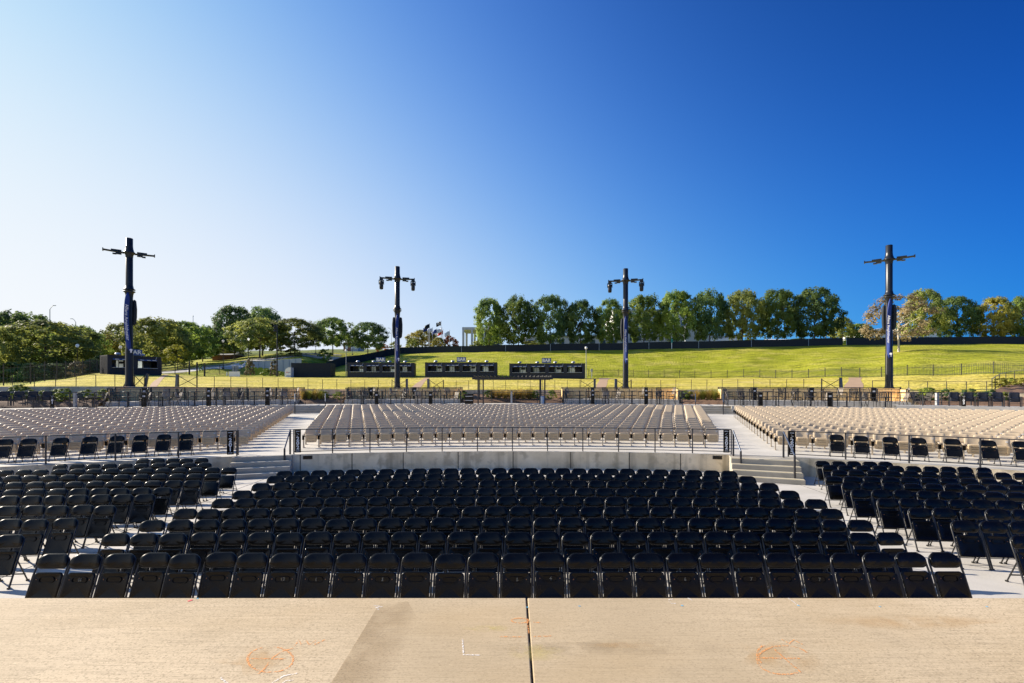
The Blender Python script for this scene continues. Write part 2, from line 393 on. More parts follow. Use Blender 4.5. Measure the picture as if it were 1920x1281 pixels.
def paintmat(name, col, dens=.5, scale=60, mx=1.0, soft=None):
    m = bpy.data.materials.new(name); m.use_nodes = True; t = m.node_tree; bb = t.nodes['Principled BSDF']
    bb.inputs['Base Color'].default_value = tuple(col)+(1,); bb.inputs['Roughness'].default_value = .85
    tc = t.nodes.new('ShaderNodeTexCoord'); n = t.nodes.new('ShaderNodeTexNoise'); n.inputs['Scale'].default_value = scale; n.inputs['Detail'].default_value = 5
    t.links.new(tc.outputs['Object'], n.inputs['Vector'])
    r = t.nodes.new('ShaderNodeMapRange'); r.inputs['From Min'].default_value = .62-dens*.5; r.inputs['From Max'].default_value = .78-dens*.4
    t.links.new(n.outputs[0], r.inputs[0]); r.inputs['To Max'].default_value = mx; o_ = r.outputs[0]
    if soft:
        mp = t.nodes.new('ShaderNodeMapping'); mp.inputs['Location'].default_value = (-.5, -.5, 0) if soft == 'r' else (0, 0, 0)
        mp.inputs['Scale'].default_value = (1, 1, 0) if soft == 'r' else (1, 0, 0)
        t.links.new(tc.outputs['Generated'], mp.inputs[0]); ln = t.nodes.new('ShaderNodeVectorMath'); ln.operation = 'LENGTH'; t.links.new(mp.outputs[0], ln.inputs[0])
        f = t.nodes.new('ShaderNodeMapRange'); f.inputs['From Min'].default_value = .42 if soft == 'r' else 1.0; f.inputs['From Max'].default_value = .12 if soft == 'r' else .3; t.links.new(ln.outputs['Value'], f.inputs[0])
        mm = t.nodes.new('ShaderNodeMath'); mm.operation = 'MULTIPLY'; t.links.new(o_, mm.inputs[0]); t.links.new(f.outputs[0], mm.inputs[1]); o_ = mm.outputs[0]
    t.links.new(o_, bb.inputs['Alpha']); return m
PM = {'orange': paintmat('orange_spray', (.78,.33,.10), .44, 70, .8), 'white': paintmat('white_chalk', (.80,.77,.74), .48, 90, .85), 'yellow': paintmat('yellow_spray', (.62,.52,.16), .5, 8, .25, 'r'),
      'blue': paintmat('blue_dot', (.1,.4,.6), .6), 'red': paintmat('red_tape', (.7,.1,.1), .9), 'pink': paintmat('pink_chalk', (.75,.3,.25), .12),
      'stain': paintmat('slurry_stain', (.31,.22,.115), .62, 2.2, .36, 'x'), 'rust': paintmat('rust_stain', (.55,.35,.15), .5, 5, .3, 'r'), 'grey': paintmat('grey_stain', (.30,.23,.14), .5, 5, .22, 'r')}
def ell(cx, cy, rx, ry, a0=0, a1=360, n=22): return [(cx+rx*math.cos(R(a0+(a1-a0)*i/n)), cy+ry*math.sin(R(a0+(a1-a0)*i/n))) for i in range(n+1)]
NP = [0]
def stroke(kind, pts, wd=.019, name='paint_mark', dz=.0015):
    p = [G(x, y, SZ) for x, y in pts]; vs = []; fs = []
    NP[0] += 1; zz = SZ+dz+.00003*NP[0]
    for i, q in enumerate(p):
        d = (p[min(i+1, len(p)-1)]-p[max(i-1, 0)]); d.z = 0; d.normalize(); n = Vector((-d.y, d.x, 0))*wd*(.34+.1*rnd.random())
        vs += [(q+n).to_tuple()[:2]+(zz,), (q-n).to_tuple()[:2]+(zz,)]
    for i in range(len(p)-1): fs.append((2*i, 2*i+1, 2*i+3, 2*i+2))
    m = MB(); m.add(vs, fs); return m.build(name, PM[kind], stage)
def blot(kind, cx, cy, rx, ry, name='stain'):
    NP[0] += 1; zz = SZ+.0006+.00003*NP[0]
    rx *= 1.35; ry *= 1.35; c = G(cx, cy, SZ); vs = [(c.x, c.y, zz)]
    for i in range(28):
        a = 2*math.pi*i/28; k = 1+.25*math.sin(3*a+cx)+.12*math.sin(7*a)
        q = G(cx+rx*k*math.cos(a), cy+ry*k*math.sin(a), SZ); vs.append((q.x, q.y, zz))
    m = MB(); m.add(vs, [(0, 1+i, 1+(i+1) % 28) for i in range(28)]); return m.build(name, PM[kind], stage)
m = MB()
m.add([(-1.2, -1, SZ+.001), (-.86, -1, SZ+.001), (-.80, 4.1, SZ+.001), (-.95, 4.42, SZ+.001), (-1.2, 4.38, SZ+.001)], [(0,1,2,3,4)]); m.build('stain', PM['stain'], stage)
for a in (('rust', 500, 1234, 70, 26), ('rust', 1470, 1240, 70, 26), ('grey', 1180, 1215, 190, 14), ('rust', 1180, 1210, 50, 6), ('rust', 1385, 1212, 26, 8),
          ('yellow', 1000, 1225, 50, 14), ('yellow', 915, 1178, 40, 6), ('rust', 1700, 1165, 150, 12)): blot(*a)
stroke('orange', ell(507, 1237, 43, 24, -80, 250)); stroke('orange', [(470, 1235), (535, 1236)]); stroke('orange', [(550, 1216), (528, 1222), (508, 1236)]); stroke('orange', [(505, 1242), (496, 1254), (484, 1264)])
stroke('orange', [(553, 1212), (560, 1200), (565, 1209), (574, 1201), (580, 1210), (592, 1201), (590, 1209), (609, 1200)])
stroke('orange', ell(1470, 1238, 50, 27, 60, 330)); stroke('orange', [(1420, 1234), (1500, 1235)]); stroke('orange', [(1452, 1218), (1470, 1234), (1503, 1262)]); stroke('orange', [(1466, 1199), (1480, 1207), (1488, 1200), (1505, 1209)])
stroke('orange', [(938, 1194), (984, 1195)]); stroke('orange', [(1000, 1194), (1034, 1193)]); stroke('orange', [(988.5, 1162), (991.5, 1188)]); stroke('orange', ell(975, 1164, 16, 4.5))
stroke('orange', [(1000, 1167), (1014, 1168)]); stroke('orange', ell(1437, 1228, 17, 18, 120, 260))
stroke('pink', [(965, 1216), (985, 1217), (1010, 1217), (1026, 1209)]); stroke('pink', [(1010, 1217), (1018, 1221)])
stroke('yellow', [(893, 1183), (899, 1174), (912, 1181), (928, 1178), (946, 1172), (956, 1182)], .05)
stroke('white', [(867, 1199), (869, 1228)], .016); stroke('white', [(868, 1228), (900, 1229)], .016)
stroke('white', [(701, 1136), (717, 1138)], .02); stroke('white', [(704, 1140), (714, 1139)], .02); stroke('white', [(706, 1143), (711, 1143)], .02)
stroke('white', [(510, 1281), (532, 1268), (557, 1263)], .016); stroke('white', [(530, 1281), (536, 1277), (550, 1276)], .014); stroke('white', [(413, 1271), (426, 1282)], .02)
stroke('white', [(1253, 1125), (1262, 1124)]); stroke('white', [(1254, 1129), (1258, 1129)]); stroke('white', [(1258, 1132), (1267, 1132)]); stroke('white', [(1290, 1122), (1297, 1126)], .016)
stroke('white', [(1478, 1122), (1500, 1138)], .012); stroke('red', [(352, 1128), (361, 1125)], .03); stroke('blue', [(367, 1124), (372, 1122)], .02)
for x, y in ((988, 1139), (1086, 1137), (1279, 1136), (1497, 1136), (1650, 1138), (1850, 1138)): stroke('blue', [(x-2, y), (x+2, y)], .022)
for x, y in ((1204, 1165.5), (1197, 1146), (1332, 1160), (1255, 1171), (646, 1272), (655, 1273), (690, 1161), (1573, 1140)): stroke('grey', [(x-1.2, y), (x+1.2, y)], .022, 'pebble_stain')

# terrace of the fixed seats: a shallow slope of concrete on arcs
b = MB()
ths = [R(-62+124*i/90) for i in range(91)]
b.grid([[pol(r, t, deck_z(r)) for t in ths] for r in (R_WALL, 39.5, 44, 50, R_BACK+.3)], flip=True)
struct(b, 'terrace_pavement', M['deck'])
def arcwall(name, label, r0, r1, z0, z1, t0, t1, mat, parent=None, cat='wall', n=40, zf=None, joints=()):
    m = MB(); T = [t0+(t1-t0)*i/n for i in range(n+1)]
    top = lambda r, t: pol(r, t, z1 if zf is None else zf(t))
    A = [pol(r0, t, z0) for t in T]; Bp = [top(r0, t) for t in T]; C_ = [top(r1, t) for t in T]; D_ = [pol(r1, t, z0) for t in T]
    for a, c in ((A, Bp), (Bp, C_), (C_, D_)): m.grid([a, c], sm=False, flip=False)
    m.add([A[0], Bp[0], C_[0], D_[0]], [(0,3,2,1)]); m.add([A[-1], Bp[-1], C_[-1], D_[-1]], [(0,1,2,3)])
    o = m.build(name, mat, parent)
    for t in joints:
        j = MB(); p = pol(r0-.004, t); j.box((p.x, p.y, (z0+z1)/2), (.025, .012, z1-z0-.01), rz=-t); j.build('joint', M['joint'], o)
    return tag(o, label, cat) if parent is None else o
tW = lambda px: th_of(ray(px, R_WALL))
wc = arcwall('retaining_wall', 'low curved concrete wall behind the last black chairs, between the two stairs', R_WALL, R_WALL+.3, -.05, .654, tW(547), tW(1371), M['wallc'], joints=tuple(tW(v) for v in (563, 660, 756, 859, 962, 1070, 1180, 1276)))
for px in (577, 1345):
    p = pol(R_WALL-.004, tW(px), .54); v = MB(); v.box((0,0,0), (.33, .03, .13), 0); v.box((0,-.012,0), (.27, .012, .09), 1); o = v.build('vent', [M['joint'], M['black']], wc, p, -tW(px))
arcwall('retaining_wall', 'low concrete wall under the deck left of the left stairs', R_WALL, R_WALL+.3, -.05, .654, R(-50), tW(436), M['wallc'])
arcwall('retaining_wall', 'low concrete wall under the deck right of the yellow edged stairs', R_WALL, R_WALL+.3, -.05, .654, tW(1479), R(50), M['wallc'])

def stairs(label, mid, rz, wd, n, rise, run, ztop, back, yellow, name='concrete_stairs'):
    t = thing(name, label, 'stairs', (mid[0], mid[1], 0), rz)
    m = MB()
    for k in range(n):
        z = ztop-rise*k; y0 = -run*k
        m.box((0, (y0+(back if k == 0 else y0+run))/2, (z+.0-.04)/2-.003), (wd, (back if k == 0 else run)+(0 if k else 0), z+.04))
    o = m.build('steps', M['step'], t); md = o.modifiers.new('edge', 'BEVEL'); md.width = .012; md.segments = 2
    m = MB()
    for k in range(n):
        z = ztop-rise*k; y0 = -run*k
        m.box((0, y0+.045, z+.0005), (wd*.985, .06, .007))
    m.build('nosing', M['nosing'] if yellow else M['deck'], t)
    return t
stairs('short concrete stairs with yellow step edges right of the centre wall', (8.83, 16.9), R(-19.8), 2.15, 4, .165, .28, .656, 1.25, True)
stairs('short grey concrete stairs left of the centre wall, without yellow edges', (-9.13, 17.7), R(17), 2.0, 4, .165, .28, .656, 1.05, False)

# upper plaza behind the fixed seats
b = MB(); ths2 = [R(-64+128*i/80) for i in range(81)]
b.grid([[pol(r, t, Z_PLAZA) for t in ths2] for r in (R_BACK+1.2, 62, R_LAWN+.5)], flip=True)
struct(b, 'plaza_pavement', M['floor'])
AIS = [(ray(584, 58.6), 'left'), (ray(1330, 58.6), 'right')]
tL, tR = th_of(AIS[0][0]), th_of(AIS[1][0])
hw = 1.45/58.6
for t0, t1, lb in ((R(-60), tL-hw, 'dark low wall behind the last seat row of the left block'), (tL+hw, tR-hw, 'dark low wall behind the last seat row of the centre block'), (tR+hw, R(60), 'dark low wall behind the last seat row of the right block')):
    arcwall('plaza_wall', lb, R_BACK+1.0, R_BACK+1.24, .9, Z_PLAZA+.03, t0, t1, M['floor'], cat='wall')
for (p, nm), lb in zip(AIS, ('far concrete steps at the top of the left aisle', 'far concrete steps at the top of the right aisle')):
    t = th_of(p); q = pol(R_BACK+1.1, t)
    stairs(lb, (q.x, q.y), -t, 3.2, 4, .165, .3, Z_PLAZA, .25, False)

# ------------------------------------------------------------------ grass slopes
TER = {-420: [(0,722),(52,719),(80,712),(112,706),(165,700),(330,690)], 0: [(0,725.5),(46,723.5),(75,715),(110,708),(160,700),(330,690)], 42: [(0,725.5),(43,723),(75,714),(110,706),(160,698),(330,690)],
 100: [(0,725.5),(50,713.5),(75,711),(110,703),(160,695),(330,685)], 195: [(0,725.5),(67,699),(76,698),(110,692),(160,686),(330,678)], 300: [(0,726),(71,702),(80,698),(105,692),(160,682),(330,672)],
 400: [(0,727),(75,706.5),(84,693),(105,681),(140,673),(330,668)], 480: [(0,728.5),(77,706.5),(95,703.5),(97,679),(140,665),(330,658)], 560: [(0,730),(79,708),(96,704.5),(98,676),(125,662),(330,657)],
 620: [(0,731),(80,708),(105,696),(118,679),(135,662),(330,655)], 680: [(0,731.5),(80,708),(108,692),(125,679),(150,661.5),(330,655)], 750: [(0,732),(80,708),(115,682),(145,663.5),(165,659),(330,656)],
 870: [(0,732),(80,708),(110,682),(142,661),(160,658),(330,656)], 960: [(0,732),(80,708),(110,680),(138,659),(160,657),(330,655)], 1100: [(0,732),(84,709),(110,680),(134,657),(160,656),(330,652)],
 1300: [(0,732),(85,709),(110,675),(130,653.5),(160,652),(330,648)], 1440: [(0,732),(77.7,709),(105,671),(128,650.5),(160,649),(330,646)], 1600: [(0,733),(65,708),(98,667),(127,647),(160,646),(330,644)],
 1740: [(0,736),(58,704),(93,657),(125,646),(160,645),(330,643)], 1880: [(0,738),(51.5,701.5),(90,659),(123,645),(160,644),(330,642)], 2320: [(0,738),(42,701),(80,660),(112,644),(160,640),(330,640)]}
for k in TER: TER[k][0] = (ray(k, R_LAWN-.2).y, TER[k][0][1])
TK = sorted(TER)
def ctrl(px):
    px = max(TK[0], min(TK[-1], px))
    for i in range(len(TK)-1):
        if px <= TK[i+1]:
            f = (px-TK[i])/(TK[i+1]-TK[i]); f = f*f*(3-2*f)
            return [(a[0]+(c[0]-a[0])*f, a[1]+(c[1]-a[1])*f) for a, c in zip(TER[TK[i]], TER[TK[i+1]])]
def hz(x, y):                                    # height of the grass at a point
    c = [(d, CH-(v-HY)/F*d) for d, v in ctrl(CX+F*x/max(y, 1))]
    if y <= c[0][0]: return c[0][1]
    for i in range(5):
        if y <= c[i+1][0]:
            f = (y-c[i][0])/(c[i+1][0]-c[i][0]); return c[i][1]+(c[i+1][1]-c[i][1])*f
    return c[5][1]
def on(px, d): x = (px-CX)/F*d; return Vector((x, d, hz(x, d)))
def sheet(name, i0, i1, mat, n, sub, pxs):
    rows = []
    for s in range(n+1):
        row = []
        for px in pxs:
            c = ctrl(px); k = i0+(i1-i0)*s/n; i = min(int(k), 4); f = k-i
            d = c[i][0]+(c[i+1][0]-c[i][0])*f
            z = (CH-(c[i][1]-HY)/F*c[i][0])*(1-f)+(CH-(c[i+1][1]-HY)/F*c[i+1][0])*f
            row.append(((px-CX)/F*d, d, z))
        rows.append(row)
    m = MB(); m.grid(rows); o = m.build(name, mat); return tag(o, None, None, None, 'structure')
PXS = [-420+2740*i/220 for i in range(221)]
sheet('lawn', 0, 1, M['lawn'], 12, 0, PXS)
sheet('hill', 1, 4, M['hill'], 30, 0, PXS)
sheet('far_field', 4, 5, M['far'], 6, 0, PXS)
def lz(t):
    p = pol(R_LAWN, t); return hz(p.x, p.y+.3)+.02
arcwall('planter_wall', 'low tan stone wall holding up the front edge of the yellow lawn', R_LAWN-.35, R_LAWN, 1.6, 2.8, R(-58), R(58), M['wallc'], n=90, zf=lz)
# bare tracks worn into the lawn
for px, y0, y1, w0, w1, sh in ((300, 727, 707, 14, 8, 26), (790, 730, 709, 16, 8, 25), (1130, 731, 709, 16, 20, 8), (1602, 731, 704, 34, 24, 4)):
    m = MB(); rows = []
    for s in range(11):
        f = s/10; c = ctrl(px); d = c[0][0]+.2+(c[1][0]-c[0][0]-.4)*f; cx = px-sh*.5+sh*f; ww = w0+(w1-w0)*f
        rows.append([on(cx+ww*(q/6-.5)*(1+.15*math.sin(7*f+q)), d)+Vector((0,0,.012)) for q in range(7)])
    m.grid(rows); tag(m.build('path', M['dirt']), None, None, None, 'structure')
# ------------------------------------------------------------------ black folding chairs
ANG = R(21)
TC = Matrix.Translation((0, -.18, 0)) @ Matrix.Rotation(-ANG, 4, 'X')
def cfront(d): return lambda x, z: d*(1-(x/.215)**2)-.020*math.cos(z*13)
def arch(m, detail):                              # bows the top edge of the plate and, less, the bottom one
    inv = TC.inverted()
    for i, v in enumerate(m.v):
        p = inv @ Vector(v); q = (p.x/.216)**2; dz = p.z-.734
        p.z -= .030*q*(dz+.119)/.238; p.z += .012*q*(.119-dz)/.238
        m.v[i] = tuple(TC @ p)
    return m
def chair_parts(detail=True):
    n = 5 if detail else 2; rg = (.965, .7, .35) if detail else (.9,)
    P = {}
    m = MB(); m.panel(.432, .228, .10, .06, .026, cfront(.03), (0, .004, .739), TC, 0, n, rg); P['backrest'] = arch(m, detail)
    m = MB(); m.panel(.412, .378, .055, .03, .034, lambda x, z: -.014*min(1, max(abs(x)/.206, abs(z)/.189))**5, (0, .004, .397), TC, 0, n, (.965, .9, .5) if detail else (.93,))
    if detail:
        k = []
        for (cx_, cz_, a0) in ((.07, .0, -90), (-.07, .0, 90)):
            for i in range(6): a = R(a0+180*i/5); k.append((cx_+.036*math.cos(a), -.0225, .485+.036*math.sin(a)))
        m.tube(k+[k[0]], .006, 5, 0, TC, cap=False)
        for s in (-1, 1): m.lathe([(.008, 0), (.006, .004)], 8, (0,0,0), 1, TC @ Matrix.Translation((s*.145, -.021, .488)) @ Matrix.Rotation(R(90), 4, 'X'))
    P['seat'] = m
    for s in (-1, 1):
        m = MB(); m.tube([(s*.225, 0, 0), (s*.223, 0, .55), (s*.219, .010, .70), (s*.207, .014, .765), (s*.17, .016, .80)], .0145, 6 if detail else 4, 0, TC)
        m.bar((s*.222, .0, .0), (s*.222, .0, .022), .034, .034, 0, TC); P['side_frame', s] = m
        m = MB(); m.tube([TC @ Vector((s*.203, .012, .44)), (s*.205, .175, 0)], .011, 6 if detail else 4)
        m.box((s*.205, .172, .012), (.032, .036, .024)); P['leg', s] = m
    m = MB(); m.bar((-.215, .004, .195), (.215, .004, .195), .012, .045, 0, TC, up=(0,1,0))
    m.bar((-.205, .127, .13), (.205, .127, .13), .018, .018); P['stretcher'] = m
    return P
CM = {'backrest': [M['black']], 'seat': [M['black'], M['rivet']]}
root = thing('folding_chair', 'black folding chair', 'chair', (0,0,0), 0, 'black folding chairs on the floor')
for k, m in chair_parts().items():
    nm = k if isinstance(k, str) else k[0]
    m.build(nm, CM.get(nm, [M['black_frame']]), root)
chair0 = root; first = [True]
lowm = MB()
for k, m in chair_parts(False).items():
    nm = k if isinstance(k, str) else k[0]
    o = len(lowm.v); lowm.v += m.v; lowm.f += [[o+i for i in f] for f in m.f]; lowm.m += [0 if nm in ('backrest', 'seat') else 1]*len(m.f); lowm.s += m.s
def put(proto, state, loc, rz, label, group=None, tilt=0.0):
    if state[0]:
        state[0] = False; kids(proto); [kids(c) for c in proto.children]
        proto.location = loc; proto.rotation_euler = (tilt, 0, rz); proto['label'] = label; o = proto
    else: o = dup(proto, loc, rz, label, None, tilt)
    if group: o['group'] = group
    return o
spots = []      # (distance, x, y, rz, label)
cd = [7.09, 8.13, 8.99, 9.84, 10.74, 11.64, 12.6, 13.6, 14.45]
cl = [-6.9, -6.8, -6.77, -6.73, -6.5, -6.52, -6.54, -6.65, -6.77]; cr = [6.55, 6.53, 6.58, 6.58, 6.78, 6.7, 6.7, 6.6, 6.48]
for k in range(9):
    p = (cr[k]-cl[k])/28
    for i in range(28):
        x = cl[k]+p*(i+.5); y = cd[k]-.0015*k*x*x-.13
        rn = 'front row' if k == 0 else nth(k+1)+' row'
        spots.append((math.hypot(x, y), x, y, -R(.17*k)*x, f'black chair in {rn} of centre floor block, {nth(i+1)} from its left end'))
LB = [(-7.99,8.01), (-8.01,8.96), (-8.08,9.97), (-8.05,10.97), (-8.17,11.7), (-8.06,12.6), (-8.14,13.6), (-8.26,14.6), (-9.57,15.5), (-10.3,16.5)]
RB = [(8.13,7.98), (7.95,8.84), (7.93,9.78), (7.92,10.6), (7.98,11.48), (8.36,12.35), (8.47,13.2), (9.29,14.16), (9.6,15.07), (9.9,15.87)]
for sgn, blk, a, nm in ((-1, LB, R(2.5), 'left'), (1, RB, R(5), 'right')):
    for k, (xe, de) in enumerate(blk):
        for i in range(40):
            if (k == 9 and i >= 5) or (k == 8 and i >= 10): break
            s = .24+.484*i; x = xe+sgn*s*math.cos(a); y = de-.13-s*math.sin(a)-.004*s*s*(k/9)
            if abs(x*F/y) > 985: break
            rn = 'front row' if k == 0 else nth(k+1)+' row'
            spots.append((math.hypot(x, y), x, y, -sgn*a, f'black chair in {rn} of {nm} floor block, {nth(i+1)} from its aisle end'))
spots.sort()
NUM = {1: '11', 7: '13', 8: '1', 10: '5', 14: '3', 15: '4', 19: '6', 21: '7', 23: '7'}
M['chalk'] = paintmat('number_paint', (.42,.42,.35), .36, 190, .6)
rest = MB()
for q, (d, x, y, rz, lb) in enumerate(spots):
    j = Vector((rnd.gauss(0, .003), rnd.gauss(0, .018), 0)); jr = rnd.gauss(0, .014 if rnd.random() < .93 else .05)
    if q < 300:
        o = put(chair0, first, Vector((x, y, 0))+j, rz+jr, lb)
        if 'front row of centre' in lb:
            i = next(n for n in range(28) if nth(n+1)+' from' in lb and ', '+nth(n+1)+' ' in lb)
            if i in NUM:
                t = letters(NUM[i], .062, M['chalk'], o, TC @ Vector((.01, -.0235, .485)), (R(90)-ANG, 0, rnd.uniform(-.1, .1)), 'number')
    else:
        mt = Matrix.Translation((x+j.x, y+j.y, 0)) @ Matrix.Rotation(rz+jr, 4, 'Z'); rest.add([], [])
        oo = len(rest.v); rest.v += [tuple(mt @ Vector(v)) for v in lowm.v]; rest.f += [[oo+i for i in f] for f in lowm.f]; rest.m += lowm.m; rest.s += lowm.s
tag(rest.build('folding_chairs', [M['black'], M['black_frame']]), 'farthest black folding chairs at the back of the side floor blocks', 'chairs', None, 'stuff')
# black folding chairs on the terrace, behind the guardrail
for nm, sp, a in (('left', ((6, 868), (51, 866.5), (112, 864), (167, 861), (217.5, 859), (262.5, 857), (306, 855), (348, 853.5)), R(19)), ('right', ((1569, 856), (1615, 859), (1670, 862), (1723, 864.5), (1787, 867), (1854, 871), (1917, 874)), R(-23))):
    for i, (px, y) in enumerate(sp):
        p = G(px, y, .66); n = len(sp)-i if nm == 'left' else i+1
        put(chair0, first, p, a+rnd.uniform(-.03, .03), f'black folding chair on the {nm} deck behind the railing, {nth(n)} from the stairs', 'black folding chairs on the deck')

# ------------------------------------------------------------------ beige fixed seats
def seat_parts(detail=True):
    n = 4 if detail else 2; rg = (.96, .6) if detail else (.9,); P = {}
    TB = Matrix.Translation((0, .20, .62)) @ Matrix.Rotation(R(-10), 4, 'X')
    m = MB(); m.panel(.52, .35, .08, .05, .035, lambda x, z: .04*(1-(x/.26)**2), (0, -.02, 0), TB, 0, n, rg); P['backrest'] = m
    TS = Matrix.Translation((0, .0, .415)) @ Matrix.Rotation(R(13), 4, 'X')
    m = MB(); m.panel(.45, .30, .055, .03, .06, None, (0, 0, 0), TS, 0, n, (.95, .8) if detail else (.92,))
    if detail:
        for s in (-1, 1): m.bar((s*.165, -.036, -.12), (s*.165, -.04, .12), .05, .04, 0, TS, up=(0,1,0))
        for z in (-.05, .02, .09): m.box((0, -.036, z), (.28, .03, .045), 0, TS)
    m.tube([(-.20, .0, -.155), (-.1, -.02, -.165), (.1, -.02, -.165), (.20, .0, -.155)], .035, 6, 0, TS); P['seat'] = m
    m = MB(); x = -.3
    m.bar((x, .0, 0), (x, .0, .5), .03, .03, 0); m.bar((x, .14, 0), (x, .14, .4), .025, .025, 0); m.bar((x, -.01, .03), (x, .15, .03), .05, .02, 0)
    m.bar((x, -.05, .53), (x, .24, .56), .05, .035, 0)
    m.box((x, .0, .42), (.085, .05, .17), 1); P['leg'] = m
    if detail:
        m = MB(); m.box((.17, -.04, .045), (.06, .012, .035), 0, TB); P['number_plate'] = m
    return P
SM = {'seat': [M['beige_seat']], 'leg': [M['beige_metal'], M['black']], 'number_plate': [M['plate']]}
seat0 = thing('stadium_seat', 'beige seat', 'seat', (0,0,0), 0, 'beige stadium seats')
for k, m in seat_parts().items(): m.build(k, SM.get(k, [M['beige']]), seat0)
sfirst = [True]
slow = MB()
for k, m in seat_parts(False).items():
    o = len(slow.v); slow.v += m.v; slow.f += [[o+i for i in f] for f in m.f]; slow.m += [(3 if k == 'seat' else 0) if k != 'leg' else (1 if mi == 0 else 2) for mi in m.m]; slow.s += m.s
sp = []
for k in range(17):
    r = 39.95+.96*k; n = 29+k; rn = 'front row' if k == 0 else nth(k+1)+' row'
    for i in range(n):
        t = (i-(n-1)/2)*.6/r; sp.append((r, t, f'beige seat in {rn} of centre terrace block, {nth(i+1)} from its left end', i == n-1))
    for sgn, x0, dx, nm in ((-1, 10.55, .30, 'left'), (1, 10.5, .295, 'right')):
        te = math.asin((x0+dx*k)/r)
        for i in range(45):
            t = sgn*(te+(.3+.6*i)/r); p = pol(r, t)
            if abs(p.x*F/p.y) > 990: break
            sp.append((r, t, f'beige seat in {rn} of {nm} terrace block, {nth(i+1)} from its aisle end', sgn > 0 and False))
sp2 = sorted([(pol(r, t).length, r, t, lb, e) for r, t, lb, e in sp])
srest = MB()
for q, (d, r, t, lb, e) in enumerate(sp2):
    p = pol(r, t, deck_z(r)); rz = -t-(.12 if p.x > 9.5 else 0)
    if q < 296: put(seat0, sfirst, p, rz, lb)
    else:
        mt = Matrix.Translation(p) @ Matrix.Rotation(rz, 4, 'Z'); oo = len(srest.v)
        srest.v += [tuple(mt @ Vector(v)) for v in slow.v]; srest.f += [[oo+i for i in f] for f in slow.f]; srest.m += slow.m; srest.s += slow.s
tag(srest.build('stadium_seats', [M['beige'], M['beige_metal'], M['black'], M['beige_seat']]), 'rear rows of beige stadium seats on the sloping terrace', 'seats', None, 'stuff')

# ------------------------------------------------------------------ guardrails, handrails and section signs on the terrace edge
def guardrail(label, pts, h=.93, name='guardrail', wire=False, lower=.1):
    c = pts[0]; t = thing(name, label, 'railing', c)
    L = [p-c for p in pts]
    for p in L:
        m = MB(); m.bar(p, p+Vector((0,0,h)), .035, .035); m.build('post', M['railing'], t)
    m = MB()
    for a, e in zip(L, L[1:]): m.bar(a+Vector((0,0,h)), e+Vector((0,0,h)), .045, .03)
    m.build('top_rail', M['railing'], t); m = MB()
    for a, e in zip(L, L[1:]): m.bar(a+Vector((0,0,lower)), e+Vector((0,0,lower)), .03, .025)
    m.build('bottom_rail', M['railing'], t)
    return t
def arcpts(px0, px1, r, step, z):
    t0, t1 = th_of(ray(px0, r)), th_of(ray(px1, r)); n = max(2, round(abs(t1-t0)*r/step))
    return [pol(r, t0+(t1-t0)*i/n, z) for i in range(n+1)]
guardrail('thin black railing along the front of the centre terrace', arcpts(551, 1371, R_WALL+.14, 1.35, .66))
guardrail('thin black railing in front of the left deck chairs', arcpts(-60, 444, R_WALL+.14, 1.75, .66))
guardrail('thin black railing in front of the right deck chairs', arcpts(1478, 1990, R_WALL+.14, 1.6, .66))
def sign(px, txt, label, r=R_WALL+.06):
    p = ray(px, r); a = -th_of(p)-(.1 if p.x > 9 else 0); t = thing('section_sign', label, 'sign', (p.x, p.y, .73), a)
    m = MB(); m.box((0, 0, .43), (.215, .02, .86)); m.build('board', M['black'], t)
    m = MB(); m.box((0, -.013, .80), (.13, .006, .016)); m.box((0, -.013, .06), (.13, .006, .016)); m.build('line', M['white'], t)
    sx = 1 if txt[0] == '<' else -1; m = MB()
    for q in (-1, 1): m.bar((-sx*.042, -.013, .685), (sx*.042, -.013, .685+q*.055), .006, .022, up=(0,1,0))
    m.build('chevron', M['white'], t)
    for i, ch in enumerate(txt): i and letters(ch, .2, M['white'], t, (0, -.014, .68-.165*i))
    return t
sign(558.5, '>202', 'black section sign reading > 202 at the left end of the centre railing')
sign(1362, '<202', 'black section sign reading < 202 at the right end of the centre railing')
sign(432, '<201', 'black section sign behind the handrail of the left block')
sign(1485, '>203', 'black section sign behind the handrail of the right block')
def handrail(label, a, c):
    t = thing('handrail', label, 'handrail', a); c = c-a; h = .92
    m = MB(); m.bar((0,0,0), (0,0,h), .05, .05); m.build('post', M['railing'], t)
    m = MB(); m.bar(c, c+Vector((0,0,h)), .05, .05); m.build('post', M['railing'], t)
    m = MB(); m.tube([Vector((0,0,h)), Vector((0,0,h))+(c)*.1, c+Vector((0,0,h))], .026, 8); m.build('rail', M['rail_steel'], t)
handrail('sloping handrail on the left side of the left stairs', G(446, 853, .66), G(427, 880, .0)+Vector((0,0,0)))
handrail('sloping handrail on the right side of the left stairs', G(544, 852, .66), G(533.5, 888, .0))
handrail('sloping handrail on the left side of the yellow edged stairs', G(1375, 855, .66), G(1389, 895, .0))
handrail('sloping handrail on the right side of the yellow edged stairs', G(1469, 858, .66), G(1490, 906, .0))
